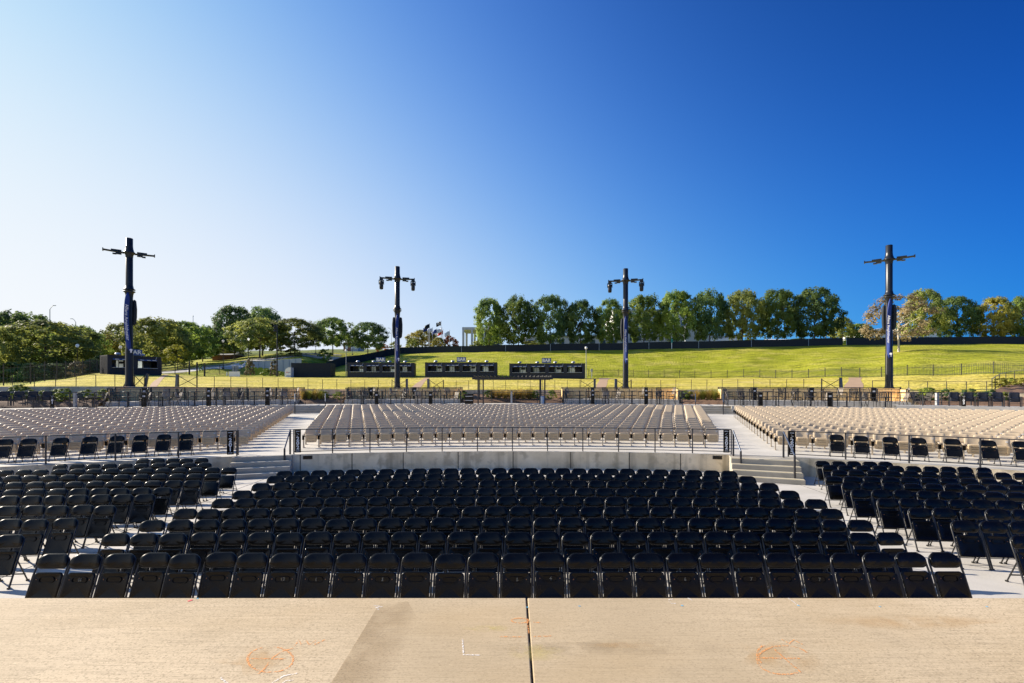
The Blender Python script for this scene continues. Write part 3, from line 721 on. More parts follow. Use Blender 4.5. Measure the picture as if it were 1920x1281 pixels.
# ------------------------------------------------------------------ light towers, banners, hanging lamps
def tower(px, d, ytop, label, lamps, bag, ban):
    p = on(px, d); th = math.atan2(p.x, p.y); t = thing('light_tower', label, 'light tower', p, -th, 'black light towers')
    H = 12.15; sc_ = Vector((1.1, 1.1, (W(px, ytop, d).z-p.z)/H)); t.scale = sc_
    m = MB(); m.lathe([(.30, 0), (.30, .04), (.245, .5), (.24, 3.0), (.222, 3.1), (.222, 8.0), (.222, H-.02), (.20, H)], 14)
    for s in (-1, 1): m.bar((s*.10, -.215, .3), (s*.10, -.215, 8.0), .045, .05)
    m.build('pole', M['tower'], t)
    m = MB(); m.lathe([(.225, 7.3), (.235, 7.5), (.265, 7.66), (.37, 7.77), (.37, 7.81), (.24, 7.82)], 14); m.build('collar', M['tower'], t)
    m = MB(); m.lathe([(.24, 7.91), (.37, 7.92), (.37, 7.96), (.27, 8.06), (.23, 8.3)], 14); m.build('collar', M['tower'], t)
    m = MB(); m.lathe([(.225, 10.55), (.24, 10.75), (.31, 10.9), (.37, 10.94), (.37, 10.99), (.30, 11.05), (.24, 11.3), (.225, 11.5)], 14); m.build('collar', M['tower'], t)
    for s in (-1, 1):
        m = MB(); m.bar((s*.3, 0, 10.93), (s*1.5, 0, 11.0), .1, .07); m.bar((s*.3, .25, 10.93), (s*1.5, .25, 11.0), .1, .07)
        for k in range(5): m.bar((s*(.45+.24*k), 0, 10.96), (s*(.57+.24*k), .25, 10.97), .03, .03)
        m.box((s*1.5, .12, 11.0), (.06, .34, .2)); m.box((s*.75, .1, 11.06), (.6, .3, .09)); m.build('arm', M['tower'], t)
        m = MB(); m.box((s*.62, -.06, 10.78), (.34, .2, .12)); m.box((s*.85, -.1, 10.72), (.22, .16, .1)); m.bar((s*.6, -.06, 10.95), (s*.6, -.06, 10.8), .04); m.build('floodlight', M['tower'], t)
    m = MB(); m.lathe([(.34, 0), (.34, .05)], 14)
    for k in range(6):
        a = k*math.pi/3; m.bar((.22*math.cos(a), .22*math.sin(a), .32), (.35*math.cos(a), .35*math.sin(a), .03), .03, .05)
    m.build('base', M['tower'], t)
    m = MB(); m.tube([(.1, -.24, 3.0), (.1, -.34, 3.0)], .09, 10); m.box((.1, -.27, 2.85), (.1, .08, .14)); m.build('junction_box', M['white'], t)
    # speaker under a black cover, strapped to the pole
    for s in bag:
        m = MB(); x0 = s*.31
        m.tube([(x0*.9, .05, 7.15), (x0, .05, 7.05), (x0*1.08, .05, 6.4), (x0*1.05, .02, 5.7), (x0*.95, 0, 5.2), (x0*.85, 0, 5.05)], [.04, .10, .125, .125, .11, .05], 8); m.bar((s*.2, 0, 7.0), (x0, 0, 7.0), .05)
        m.build('speaker_cover', M['screen'], t)
    q = Matrix.Translation(p) @ Matrix.Rotation(-th, 4, 'Z') @ Matrix.Diagonal((*sc_, 1))
    for s in (lamps or ()):
        l = thing('moving_head_lamp', f'black stage lamp hanging from the {"left" if s < 0 else "right"} arm of the {lamps_of}', 'stage lamp', q @ Vector((s*1.38, 0, 10.93)), -th, 'stage lamps'); l.scale = (1.12,)*3
        m = MB(); m.box((0, 0, -.1), (.3, .24, .18)); m.build('base', M['tower'], l)
        m = MB()
        for k in (-1, 1): m.bar((k*.2, 0, -.16), (k*.2, 0, -.55), .05, .1)
        m.bar((-.2, 0, -.19), (.2, 0, -.19), .1, .06); m.build('yoke', M['tower'], l)
        m = MB(); m.lathe([(.10, -.98), (.15, -.95), (.17, -.7), (.16, -.5), (.19, -.42), (.17, -.28), (.08, -.25)], 10); m.build('head', M['tower'], l)
    # banner
    x0, x1, z0, z1, bw, lab = ban
    bt = thing('banner', lab, 'banner', p, -th, 'blue banners'); bt.scale = sc_
    def cx(z): f = (z0-z)/(z0-z1); return x0+(x1-x0)*f-bw*math.sin(math.pi*f)
    m = MB(); wd = .30 if bw > .1 else .24; rows = []
    for i in range(15):
        z = z0+(z1-z0)*i/14; f = i/14; k = min(1, 8*f+.3, 8*(1-f)+.3)
        rows.append([(cx(z)+wd*(j/4-.5)*k, -.30-.04*math.sin(6*f+j), z) for j in range(5)])
    m.grid(rows); b_ = m.build('sheet', M['banner'], bt); md = b_.modifiers.new('t', 'SOLIDIFY'); md.thickness = .006
    me = text_mesh('Allianz Amphitheater', .34 if bw > .1 else .27, M['white'], .002).copy()
    L = max(v.co.x for v in me.vertices)
    for v in me.vertices:
        a, c, e = v.co; z = (z0+z1)/2-.05-a*min(1, .45*(z0-z1)/L); f = (z0-z)/(z0-z1)
        v.co = (cx(z)+c*.78, -.36-e, z)
    o = bpy.data.objects.new('lettering', me); COL.objects.link(o); o.parent = bt
    for z in (z0-.02, z1+.02):
        m = MB(); m.bar((cx(z)-.12, -.28, z), (cx(z)+.12, -.28, z), .03); m.build('batten', M['tower'], bt)
lamps_of = ''
tower(242.5, 39.3, 447, 'leftmost black light tower, without hanging lamps, beside the half hidden bar', None, (1,), (-.08, .02, 7.65, 2.9, .14, 'blue lettered banner bulging from the leftmost light tower'))
lamps_of = 'tower left of centre'
tower(745, 47.6, 500, 'black light tower left of the pergola, with two hanging lamps', (-1, 1), (-1, 1), (0, .0, 7.4, 2.5, .06, 'dark blue banner on the light tower left of the pergola'))
lamps_of = 'tower right of centre'
tower(1173, 47.6, 504, 'black light tower right of the pergola, with two hanging lamps', (-1, 1), (-1,), (0, .06, 7.3, 2.5, .03, 'bright blue banner on the light tower right of the pergola'))
tower(1667, 40.2, 460, 'rightmost black light tower, without hanging lamps, before the bare brown tree', None, (-1, 1), (.08, .02, 7.6, 2.6, .09, 'narrow blue banner on the rightmost light tower'))

# ------------------------------------------------------------------ container bars on the lawn
def bar(pxa, pxb, da, db, yb, label, nwin, hgt, signpx=None, hint=True):
    a = W(pxa, yb, da); c = W(pxb, yb, db); c.z = a.z = hz((a.x+c.x)/2, (a.y+c.y)/2)-.02 if hint else (a.z+c.z)/2
    d = c-a; L = d.length; rz = math.atan2(d.y, d.x)
    t = thing('container_bar', label, 'bar', a, rz, 'black container bars'); H = hgt; D = 2.45
    m = MB(); bx = m.box
    s0, s1, hd = H*.36, H*.74, H
    bx((L/2, .05, s0/2), (L-.2, .1, s0)); bx((L/2, .05, (s1+hd)/2), (L-.2, .1, hd-s1))
    bx((L/2, D-.05, H*.2), (L-.2, .1, H*.4)); bx((L/2, D-.05, H*.9), (L-.2, .1, H*.2)); bx((L/2, D/2, H-.04), (L-.02, D, .08)); bx((L/2, D/2, .06), (L-.02, D-.02, .12))
    for x in (.05, L-.05): bx((x, D/2, H/2), (.1, D, H-.02))
    for x in (.07, L-.07):
        for y in (.05, D-.05): bx((x, y, H/2), (.16, .16, H+.03))
    for i in range(int(L/.22)): bx((.2+i*.22, -.012, (s1+hd)/2+.08), (.1, .03, hd-s1-.24))
    for i in range(int(L/.22)): bx((.2+i*.22, -.012, s0/2), (.1, .03, s0-.2))
    for x in (-.012, L+.012):
        for i in range(9): bx((x, .25+i*.24, H/2), (.03, .12, H-.3))
    ww = (L-.5)/nwin; pw = .62*ww/3.0
    for i in range(nwin+1): bx((.25+ww*i, .05, (s0+s1)/2), (pw if 0 < i < nwin else pw*.8, .11, s1-s0))
    pc = [(.25+ww*(i+.5))-(ww-pw)*.14*(1 if i % 2 else -1) for i in range(nwin)]; hwp = (ww-pw)*.25
    ed = [.1]+[v for q in pc for v in (q-hwp, q+hwp)]+[L-.1]
    for i in range(0, len(ed), 2): bx(((ed[i]+ed[i+1])/2, D-.05, H*.6), (ed[i+1]-ed[i], .1, H*.42))
    m.build('body', M['bar'], t)
    m = MB(); m.box((L/2, D-.14, H*.5), (L-.3, .02, H*.95-.2)) if False else None
    for i in range(nwin):
        cx = .25+ww*(i+.5); ow = ww-pw
        k = MB(); k.box((cx-ow*.14*(1 if i % 2 else -1), D-.12, H*.6), (ow*.5, .04, H*.42)); w_ = k.build('window', M['frost'], t)
        k = MB()
        for q in (-1, 0, 1): k.box((cx-ow*.14*(1 if i % 2 else -1)+q*ow*.25, D-.16, H*.6), (.06, .05, H*.42))
        k.build('frame', M['bar'], w_)
        k = MB(); k.box((cx+ow*.28*(1 if i % 2 else -1), D-.6, H*.5), (ow*.4, .4, H*.6)); k.box((cx+ow*.2, D-.7, H*.66), (ow*.3, .1, .3), 1); k.build('cupboard', [M['dark_in'], M['bar']], t)
        k = MB(); k.box((cx, -.09, s0+.03), (ow+.1, .36, .05)); k.build('counter', M['steel'], t)
        k = MB(); k.bar((cx-ow/2, -.03, s1+.16), (cx+ow/2, -.03, s1+.16), .26, .05, 0)
        k.bar((cx-ow/2+.02, -.16, s1+.14), (cx+ow/2-.02, -.16, s1+.14), .02, .17, 0); f_ = k.build('awning', M['sign_blue'], t)
        k = MB()
        for x in (-.3, .06, .34): k.box((cx+x*ow, -.176, s1+.14), (ow*.2, .01, .06))
        k.build('lettering', M['white'], f_)
        k = MB(); v = H
        k.lathe([(.12, v), (.12, v+.12), (.33, v+.15), (.34, v+.24), (.24, v+.36), (.06, v+.42)], 12, (cx-.1, D*.55, 0)); k.build('roof_vent', M['steel'], t)
        k = MB(); k.bar((cx+ow*.5, -.02, H-.05), (cx+ow*.5-.18, -.14, s1+.16), .04); k.build('bracket', M['steel'], t)
    if signpx:
        x = (signpx-pxa)/(pxb-pxa)*L; k = MB(); k.box((x, .1, H+.48), (1.55, .1, .82)); s_ = k.build('bar_sign', M['sign_blue'], t)
        letters('BAR', .74, M['white'], s_, (x, .04, H+.48))
    return t
bar(797, 932, 81, 81, 708, 'black container bar behind the left pergola end, middle of three in a row', 4, 2.45, 865)
bar(955, 1097, 81, 80, 708, 'black container bar right of the other two, behind the pergola roof', 4, 2.45, 1025)
bar(651, 777, 80, 81, 708, 'black container bar partly hidden by the light tower left of the pergola', 4, 2.45, 713)
bar(201, 302, 62, 67, 700, 'dark container bar half hidden by the leftmost light tower', 2, 2.55, 252)

# ------------------------------------------------------------------ fences
def ribbon_fence(label, pts, h, panel_mat, post_mat, every=1, cat='fence', name='screen_fence', postidx=None):
    c = pts[0]; t = thing(name, label, cat, c); L = [p-c for p in pts]
    m = MB(); m.grid([L, [p+Vector((0,0,h)) for p in L]], sm=False); o = m.build('screen', panel_mat, t)
    md = o.modifiers.new('t', 'SOLIDIFY'); md.thickness = .03
    for i, p in enumerate(L):
        if (postidx and i in postidx) or (not postidx and i % every == 0):
            m = MB(); m.bar(p, p+Vector((0,0,h+.06)), .08); m.build('post', post_mat, t)
    return t
def interp(tab, n):
    out = []; k = len(tab)-1
    for i in range(n+1):
        f = i/n*k; j = min(int(f), k-1); f -= j
        out.append(tuple(a+(b_-a)*f for a, b_ in zip(tab[j], tab[j+1])))
    return out
SF = [(612,104), (650,117), (680,125), (720,138), (750,145), (800,146), (870,142), (960,138), (1050,135.5), (1150,133), (1250,131), (1350,129.3), (1460,128), (1580,127)]
def scr(label, tab, n, every):
    pts = [on(px, d)+Vector((0,0,-.05)) for px, d in interp(tab, n)]; return ribbon_fence(label, pts, 1.95, M['screen'], M['steel'] if every > 6 else M['screen'], every)
scr('dark screened fence along the top of the grass hill', SF[5:], 60, 7)
scr('dark screened fence climbing the slope behind the bar left of the pergola', SF[:6], 24, 3)
scr('dark screened fence on the hilltop behind the bare brown tree', [(1587,127), (1660,126), (1740,125), (1880,123), (2050,119)], 24, 25)
def picket(label, pts, h, name='picket_fence', gap=.13, post_every=2.4):
    c = pts[0]; t = thing(name, label, 'fence', c); m = MB(); r_ = MB(); acc = 0; pa = 99; T = []
    for a, e in zip(pts, pts[1:]):
        n = max(1, int((e-a).length/gap))
        for i in range(n): T.append(a.lerp(e, i/n))
    np_ = 0
    for i, p in enumerate(T):
        p = p-c
        if pa >= post_every and np_ < 90:
            k = MB(); k.bar(p, p+Vector((0,0,h*1.1)), .07); k.build('post', M['railing'], t); pa = 0; np_ += 1
        pa += gap; m.bar(p+Vector((0,0,.05)), p+Vector((0,0,h)), .02)
        if i % 8 == 0 and i+8 < len(T):
            q = T[i+8]-c
            for z in (.15, h-.22): r_.bar(p+Vector((0,0,z)), q+Vector((0,0,z)), .03)
    tag(m.build('pickets', M['railing'], t), None, None, None, 'stuff'); r_.build('rail', M['railing'], t); return t
def onpts(tab, n): return [on(px, d) for px, d in interp(tab, n)]
picket('black picket fence curving along the foot of the grass hill', onpts([(1103,86.5), (1200,86), (1300,84.5), (1370,82), (1440,77.3), (1520,71), (1600,64.8), (1670,61), (1740,57.8), (1810,54.5), (1880,51.3), (1960,49)], 60), 1.2)
picket('tall black picket fence at the far left edge of the lawn', onpts([(-60,46), (40,46), (100,52), (150,60), (190,68)], 30), 1.9, gap=.26)
picket('black picket fence on the bank behind the half hidden bar', onpts([(303,70), (345,74), (352,75)], 10), 1.8, gap=.16)
picket('low black picket fence beside the white notice board', onpts([(384,78), (440,78), (470,78)], 10), 1.4, gap=.16)
picket('black picket fence in the shade behind the bar left of the pergola', onpts([(622,82.5), (640,82.5), (652,82)], 6), 1.6, gap=.16)
for i, px in enumerate((355, 369.5, 383.5)):
    t = thing('gate_post', ('black gate post nearest the half hidden bar', 'black gate post in the middle of its group of three', 'black gate post farthest from the half hidden bar')[i], 'gate post', on(px, 75), 0, 'black gate posts')
    m = MB(); m.bar((0,0,-.1), (0,0,2.0), .17, .17); m.build('shaft', M['railing'], t); m = MB(); m.box((0,0,2.03), (.2,.2,.05)); m.build('cap', M['railing'], t)
# wire fence along the front of the lawn, X-braced gate frames and sloping gate bollards beside the tracks
GAPS = [(262, 273, 331, 352), None]
def wire_fence(label, px0, px1, step=1.25):
    t0, t1 = th_of(ray(px0, R_LAWN+.3)), th_of(ray(px1, R_LAWN+.3)); n = max(1, round((t1-t0)*R_LAWN/step)); P = []
    for i in range(n+1):
        p = pol(R_LAWN+.3, t0+(t1-t0)*i/n); P.append(Vector((p.x, p.y, hz(p.x, p.y))))
    c = P[0]; t = thing('wire_fence', label, 'fence', c)
    for p in P: m = MB(); m.bar(p-c, p-c+Vector((0,0,.95)), .035); m.build('post', M['railing'], t)
    m = MB()
    for a, e in zip(P, P[1:]):
        for z in (.35, .65, .93): m.bar(a-c+Vector((0,0,z)), e-c+Vector((0,0,z)), .008)
    m.build('wires', M['railing'], t)
wire_fence('thin wire fence on the lawn left of the leftmost light tower', -20, 250)
wire_fence('thin wire fence on the lawn between the leftmost and next light tower', 370, 735)
wire_fence('thin wire fence on the lawn behind the pergola', 832, 1087)
wire_fence('thin wire fence on the lawn above the right aisle', 1184, 1540)
def xframe(px0, px1, label):
    a = ray(px0, R_LAWN+.5); c = ray(px1, R_LAWN+.5); a.z = hz(a.x, a.y); c.z = hz(c.x, c.y)
    t = thing('braced_frame', label, 'gate frame', a, 0, 'braced gate frames'); e = c-a; u = Vector((0,0,1))
    m = MB(); m.bar((0,0,0), u, .05); m.build('post', M['railing'], t); m = MB(); m.bar(e, e+u, .05); m.build('post', M['railing'], t)
    m = MB(); m.bar(u*.05, e+u*.9, .045); m.bar(u*.9+Vector((0,.03,0)), e+u*.05+Vector((0,.03,0)), .045); m.build('brace', M['railing'], t)
for a, c, l in ((252, 271, 'X-braced frame right beside the leftmost light tower'), (335, 369, 'X-braced frame right of the track near the leftmost tower'), (735, 761, 'X-braced frame behind the light tower left of the pergola'), (806, 831, 'X-braced frame left of the pergola roof'),
              (1089, 1114, 'X-braced frame just right of the pergola roof'), (1157, 1183, 'X-braced frame behind the light tower right of the pergola'), (1541, 1574, 'X-braced frame left of the wide brown track')): xframe(a, c, l)
for px, ln, l in ((272, .35, 'leaning grey gate bollard beside the leftmost light tower'), (331, .1, 'grey gate bollard across the track from the leftmost tower'), (763, 0, 'grey gate bollard beside the tower left of the pergola'), (803, 0, 'grey gate bollard left of the pergola roof'), (1115, 0, 'grey gate bollard right of the pergola roof'), (1154, .05, 'grey gate bollard beside the tower right of the pergola'), (1578, -.15, 'grey gate bollard beside the wide brown track')):
    p = ray(px, R_LAWN+.6); p.z = hz(p.x, p.y); t = thing('gate_bollard', l, 'bollard', p, 0, 'grey gate bollards')
    m = MB(); m.bar((0,0,-.05), (ln*.6,0,1.02), .2, .12, up=(0,1,0)); m.build('shaft', M['rail_steel'], t)
    m = MB(); m.bar((ln*.6,0,1.02), (ln*.61,0,1.06), .22, .14, up=(0,1,0)); m.build('cap', M['railing'], t)

# ------------------------------------------------------------------ mesh screen block, trailer, notice, retaining wall, road
a = on(546, 80); c = on(620, 81); e = c-a; L = e.length
t = thing('equipment_enclosure', 'plain dark mesh enclosure beside the small white tank', 'enclosure', a, math.atan2(e.y, e.x))
m = MB(); m.box((L/2, .02, 1.2), (L, .06, 2.35)); m.box((L-.02, 2.0, 1.2), (.06, 3.9, 2.35)); m.box((.02, 2.0, 1.2), (.06, 3.9, 2.35)); m.build('screen', M['screen'], t)
for i in range(4): m = MB(); m.bar((L*i/3, .1, -.1), (L*i/3, .1, 2.42), .07); m.build('post', M['railing'], t)
t = thing('tank_trailer', 'small white tank with faint red lettering beside the dark mesh enclosure', 'tank', on(539.5, 79))
m = MB(); pr = [(-.5,0), (-.5,.95), (-.36,1.35), (-.1,1.5), (.1,1.62), (.5,1.62), (.5,0)]
m.add([(x, y, z) for y in (0, 1.6) for x, z in pr], [tuple(range(7)), tuple(reversed(range(7, 14)))]+[(i, 7+i, 7+(i+1) % 7, (i+1) % 7) for i in range(7)]); m.build('body', M['white'], t)
m = MB(); m.box((-.08, -.006, .83), (.4, .01, .09)); m.build('lettering', M['red'], t); m = MB(); m.box((.28, -.006, .83), (.3, .01, .09)); m.box((.1, -.006, .22), (.7, .01, .12)); m.build('lettering', M['sign_blue'], t)
t = thing('notice_board', 'blank white board standing on the lawn edge', 'board', on(439.5, 76))
m = MB(); m.box((0, 0, .42), (1.75, .05, .78)); m.build('panel', M['white'], t); m = MB(); m.bar((-.8, .06, 0), (-.8, .06, .7), .06); m.bar((.8, .06, 0), (.8, .06, .7), .06); m.build('legs', M['railing'], t)
t = thing('utility_cabinet', 'grey utility cabinet behind the blank white board', 'cabinet', on(439, 79))
m = MB(); m.box((0, .3, .8), (.8, .5, 1.6)); m.build('body', M['grey'], t); m = MB(); m.box((0, .03, 1.05), (.45, .05, .8)); m.build('door', M['build_grey'], t)
t = thing('water_tap', 'small white tap stand beside the blank white board', 'tap', on(425.5, 77)); m = MB(); m.bar((0,0,0), (0,0,.6), .14); m.build('stand', M['white'], t)
P = [on(px, 96.2)*1 for px in (472, 500, 530, 564)]
t = thing('bridge_wall', 'grey concrete retaining wall below the sloping road', 'wall', P[0]); o_ = P[0]
tops = [679, 676.5, 674, 672]; m = MB()
A = [p-o_+Vector((0,0,-.6)) for p in P]; B_ = [Vector((p.x-o_.x, 0, CH-(y-HY)/F*96-o_.z)) for p, y in zip(P, tops)]
m.grid([A, B_], sm=False); m.grid([B_, [p+Vector((0,.5,0)) for p in B_]], sm=False); o2 = m.build('face', M['build_grey'], t)
for i in range(9):
    f = i/8; k = MB(); x = A[0].x+(A[-1].x-A[0].x)*f; z = B_[0].z+(B_[-1].z-B_[0].z)*f; k.box((x, -.06, z/2-.3), (.3, .14, z+.5)); k.build('pilaster', M['build_grey'], t)
picket('low dark railing on top of the grey retaining wall', [p+o_+Vector((0,.2,0)) for p in B_], .9, gap=.25)
def strip(name, tab, wd, mat, n=30, dz=.03):
    m = MB(); rows = []
    for px, d, y in interp(tab, n):
        rows.append([(Vector(on(px, d+wd*q/4-wd/2)))+Vector((0,0,dz)) for q in range(5)])
    m.grid(rows); return tag(m.build(name, mat), None, None, None, 'structure')
strip('road', [(296,76,0), (360,84,0), (420,92,0), (470,102,0), (520,108,0), (570,116,0), (605,122,0), (640,126,0)], 7.0, M['path'])
strip('pavement', [(296,81.5,0), (360,90,0), (420,98,0), (470,109,0), (520,115,0), (570,123,0), (605,129,0), (640,133,0)], 2.2, M['asphalt'], dz=.06)

# ------------------------------------------------------------------ lamps and poles
def globe_lamp(px, d, ytop, label):
    p = on(px, d); H = W(px, ytop, d).z-p.z; t = thing('street_lamp', label, 'street lamp', p, 0, 'globe street lamps')
    m = MB(); m.lathe([(.17, 0), (.17, .25), (.09, .45), (.06, .8), (.05, H-.55), (.09, H-.5)], 8); m.build('post', M['railing'], t)
    m = MB(); m.lathe([(.10, H-.5), (.17, H-.42), (.22, H-.2), (.15, H-.06), (.03, H)], 10); m.build('globe', M['globe'], t)
for px, d, y, l in ((145,70,645,'globe street lamp in front of the trees left of the half hidden bar'), (226,78,648,'globe street lamp behind the half hidden bar'), (418.5,88,637,'globe street lamp below the tall dark tree on the road'), (466,101,634,'globe street lamp on the road behind the retaining wall'),
                    (592,128,632,'globe street lamp between the two rounded roadside trees'), (661,140,632,'globe street lamp left of the roadside tree nearest the tower')): globe_lamp(px, d, y, l)
def pole_lamp(px, d, ytop, ybase, label, arm, mat, name='lamp_post'):
    p = W(px, ybase, d); H = W(px, ytop, d).z-p.z; t = thing(name, label, 'lamp post', p)
    m = MB(); m.lathe([(.12, 0), (.07, H)], 8); m.build('post', mat, t)
    m = MB(); m.tube([(0,0,H-.05), (arm*.4,0,H+.5), (arm*.9,0,H+.85), (arm,0,H+.85)], .05, 6); m.build('arm', mat, t); m = MB(); m.box((arm*1.15,0,H+.83), (.6,.2,.12)); m.build('lamp_head', mat, t)
pole_lamp(93.5, 110, 580, 690, 'tall curved street lamp above the leftmost trees', .9, M['grey'])
pole_lamp(142, 125, 604, 690, 'tall curved street lamp rising behind the second clump of trees', -.9, M['grey'])
pole_lamp(734, 160, 620, 665, 'pale street lamp left of the tower near the roadside trees', -.8, M['white'])
for px, d, y0, y1, l in ((362,150,594,650,'thin grey pole above the trees right of the leftmost tower'), (1447,165,625,650,'thin white pole between the hilltop trees'), (1548,165,612,650,'thin white pole right of the last dense hilltop tree')):
    p = W(px, y1, d); H = W(px, y0, d).z-p.z; t = thing('mast', l, 'pole', p); m = MB(); m.lathe([(.14, 0), (.07, H)], 8); m.build('shaft', M['steel'], t); m = MB(); m.lathe([(.12, H), (.14, H+.2), (.04, H+.4)], 8); m.build('cap', M['white'], t)
for px, d, y0, l in ((649,81.5,655,'white pole with a round top beside the bar left of the pergola'), (1099,83,650,'white pole with a round top at the end of the rightmost bar')):
    p = on(px, d); H = W(px, y0, d).z-p.z; t = thing('camera_pole', l, 'pole', p, 0, 'white poles'); m = MB(); m.lathe([(.06, 0), (.05, H-.5)], 8); m.build('shaft', M['grey'], t)
    m = MB(); m.lathe([(.05, H-.5), (.2, H-.4), (.22, H-.15), (.08, H)], 10); m.build('dome', M['white'], t)
p = on(519.5, 82); H = W(519.5, 609, 82).z-p.z; t = thing('floodlight_pole', 'tall dark pole with three floodlights before the roadside trees', 'floodlight', p)
m = MB(); m.lathe([(.13, 0), (.09, H)], 8); m.build('shaft', M['railing'], t)
for k in range(3): m = MB(); m.lathe([(.05, 0), (.17, .05), (.2, .38)], 10, M=Matrix.Translation((-.12, -.05, H-.25-.38*k)) @ Matrix.Rotation(R(-110), 4, 'Y')); m.build('floodlight', M['railing'], t)
for px, d, l in ((1107.5,84,'grey post box on a post at the end of the curved picket fence'),):
    t = thing('control_box', l, 'box', on(px+2, d)); m = MB(); m.bar((0,0,0), (0,0,1.2), .12); m.build('post', M['steel'], t); m = MB(); m.box((0,0,1.35), (.3,.2,.5)); m.build('box', M['grey'], t)
p = on(1258.5, 130); t = thing('sign_post', 'small teal sign on a white post against the hilltop fence', 'sign', p+Vector((0,-.4,0))); m = MB(); m.bar((0,0,0), (0,0,2.4), .14); m.build('post', M['white'], t); m = MB(); m.box((0,-.1,2.1), (.45,.05,1.1)); m.build('panel', M['teal'], t)

# ------------------------------------------------------------------ flags on the hill
def flagpole(px, ytop, d, col, label, sl, fw=1.6, emblem=False):
    p = on(px, d); H = W(px, ytop, d).z-p.z; t = thing('flagpole', label.replace('flag', 'flagpole', 1) if False else 'white pole flying the '+label, 'flagpole', p); m = MB(); m.lathe([(.09, 0), (.06, H)], 8); m.build('shaft', M['steel'], t); m = MB(); m.lathe([(.02, H), (.12, H+.1), (.02, H+.2)], 8); m.build('finial', M['steel'], t)
    f = thing('flag', label, 'flag', p+Vector((0, 0, H-.1))); m = MB(); rows = []
    for i in range(9):
        u = i/8; rows.append([(-.06-fw*u, .22*math.sin(5*u+px), -sl*u-1.25*q/4+.1*math.sin(6*u)) for q in range(5)])
    m.grid(rows); o = m.build('cloth', col, f); md = o.modifiers.new('t', 'SOLIDIFY'); md.thickness = .012
    if emblem:
        m = MB(); m.tube([(-.06-fw*.5, -.24, -.55-sl*.5), (-.06-fw*.5, -.26, -.55-sl*.5)], .36, 12); m.tube([(-.06-fw*.5, -.26, -.6-sl*.5), (-.06-fw*.5, -.275, -.6-sl*.5)], .2, 10, 1); m.build('emblem', [M['white'], M['black']], f)
for px, y, mt, l, sl, em in ((827,603,'black','black flag with a pale disc, highest of the group',.25,True), (805.5,607,'black','black flag with a pale stripe left of the others',.55,False), (803,612,'banner','dark blue flag beneath the leftmost black one',.5,False), (811,615,'flag_white','pale blue and white flag beside the leftmost pair',.3,False),
                        (819,617,'sign_blue','dark blue flag in the middle of the group',.6,False), (828.5,615,'flag_white','plain white flag beside the red one',.35,False), (830.5,619,'red','red flag in front of the white one',.5,False), (843,620,'flag_white','white flag at the right end of the group',.7,False)):
    if mt == 'flag_white' and mt not in M: M[mt] = nmat('white_cloth', (.75,.76,.8), .8, (.6,.66,.8), 3)
    flagpole(px, y, 152+rnd.uniform(-3, 3), M[mt], l, sl, 1.5, em)

# ------------------------------------------------------------------ buildings beyond the hill
def block(name, label, px0, px1, ytop, d, depth, mat, zbase=None):
    a = W(px0, 655, d); c = W(px1, 655, d); z0 = min(hz(a.x, d), hz(c.x, d))-.3; t = thing(name, label, 'building', (a.x, d, z0)); L = c.x-a.x; H = W(0, ytop, d).z-z0
    return t, L, H
t, L, H = block('memorial_hall', 'open white columned portal left of the hilltop trees', 866.5, 940, 613.5, 178, 14, None)
m = MB(); m.box((L/2, 7, H-.45), (L, 14, .9)); m.build('roof', M['build'], t)
for x, y in ((.4,.4), (.4,13.4), (3.6,.4), (3.6,13.4), (L-.5,.4), (L-.5,13.4), (8,.4)): m = MB(); m.box((x, y, (H-.9)/2), (.75,.75,H-.92)); m.build('column', M['build'], t)
m = MB(); m.box((9.6, 8, (H-.9)/2), (9, .12, H-.94)); m.build('window', M['glass'], t)
t, L, H = block('stone_wing', 'long low stone wing glimpsed between the hilltop trunks', 985, 1165, 631, 180, 8, None)
m = MB(); m.box((L/2, 5, H/2), (L, 10, H)); m.build('wall', M['build'], t); m = MB(); m.box((L/2, 4.9, H+.25), (L+.6, 11, .5)); m.build('roof', M['build_grey'], t)
for i in range(9): m = MB(); m.box((2+L*i/9.3, -.02, H*.5), (1.9, .06, H*.5)); m.build('window', M['glass'], t)
t, L, H = block('office_building', 'tall pale building with rows of windows behind the hilltop trees', 1150, 1302, 583, 185, 20, None)
m = MB(); m.box((L/2, 8.3, H/2), (L, 15, H)); m.build('wall', M['build'], t); m = MB(); m.box((L/2, 8.2, H+.3), (L+.8, 16, .6)); m.build('roof', M['build_grey'], t)
nf = 5
for f in range(nf):
    for i in range(11): m = MB(); m.box((1.6+L*i/11, .78, H*(f+.5)/nf), (1.6, .08, H/nf*.62)); m.build('window', M['glass'], t)
for i in range(12): m = MB(); m.box((.4+(L-.8)*i/11, .3, H*.46), (.6, .7, H*.92)); m.build('pilaster', M['build'], t)
t, L, H = block('concert_hall', 'grey blue building with a slanted end behind the hilltop trees', 1285, 1392, 612, 175, 12, None)
m = MB(); v = [(0,0,0), (L,0,0), (L,0,H*.52), (L*.45,0,H*.62), (L*.2,0,H), (0,0,H*.98)]
m.add([(x, y, z) for y in (0, 12) for x, _, z in v], [tuple(range(6)), tuple(reversed(range(6, 12)))]+[(i, 6+i, 6+(i+1) % 6, (i+1) % 6) for i in range(6)]); m.build('wall', M['build_grey'], t)
m = MB(); m.box((L*.7, -.05, H*.25), (L*.5, .08, H*.4)); m.build('panel', M['white'], t); m = MB(); m.box((L*.55, -.06, H*.9), (L*.3, .1, 1.4)); m.build('banner_panel', M['teal'], t)
t, L, H = block('long_shed', 'long low shed with a bright white roof right of the hilltop trees', 1415, 1590, 633.5, 165, 10, None)
m = MB(); m.box((L/2, 5, (H-1.5)/2), (L, 9, H-1.5)); m.build('wall', M['build_grey'], t); m = MB()
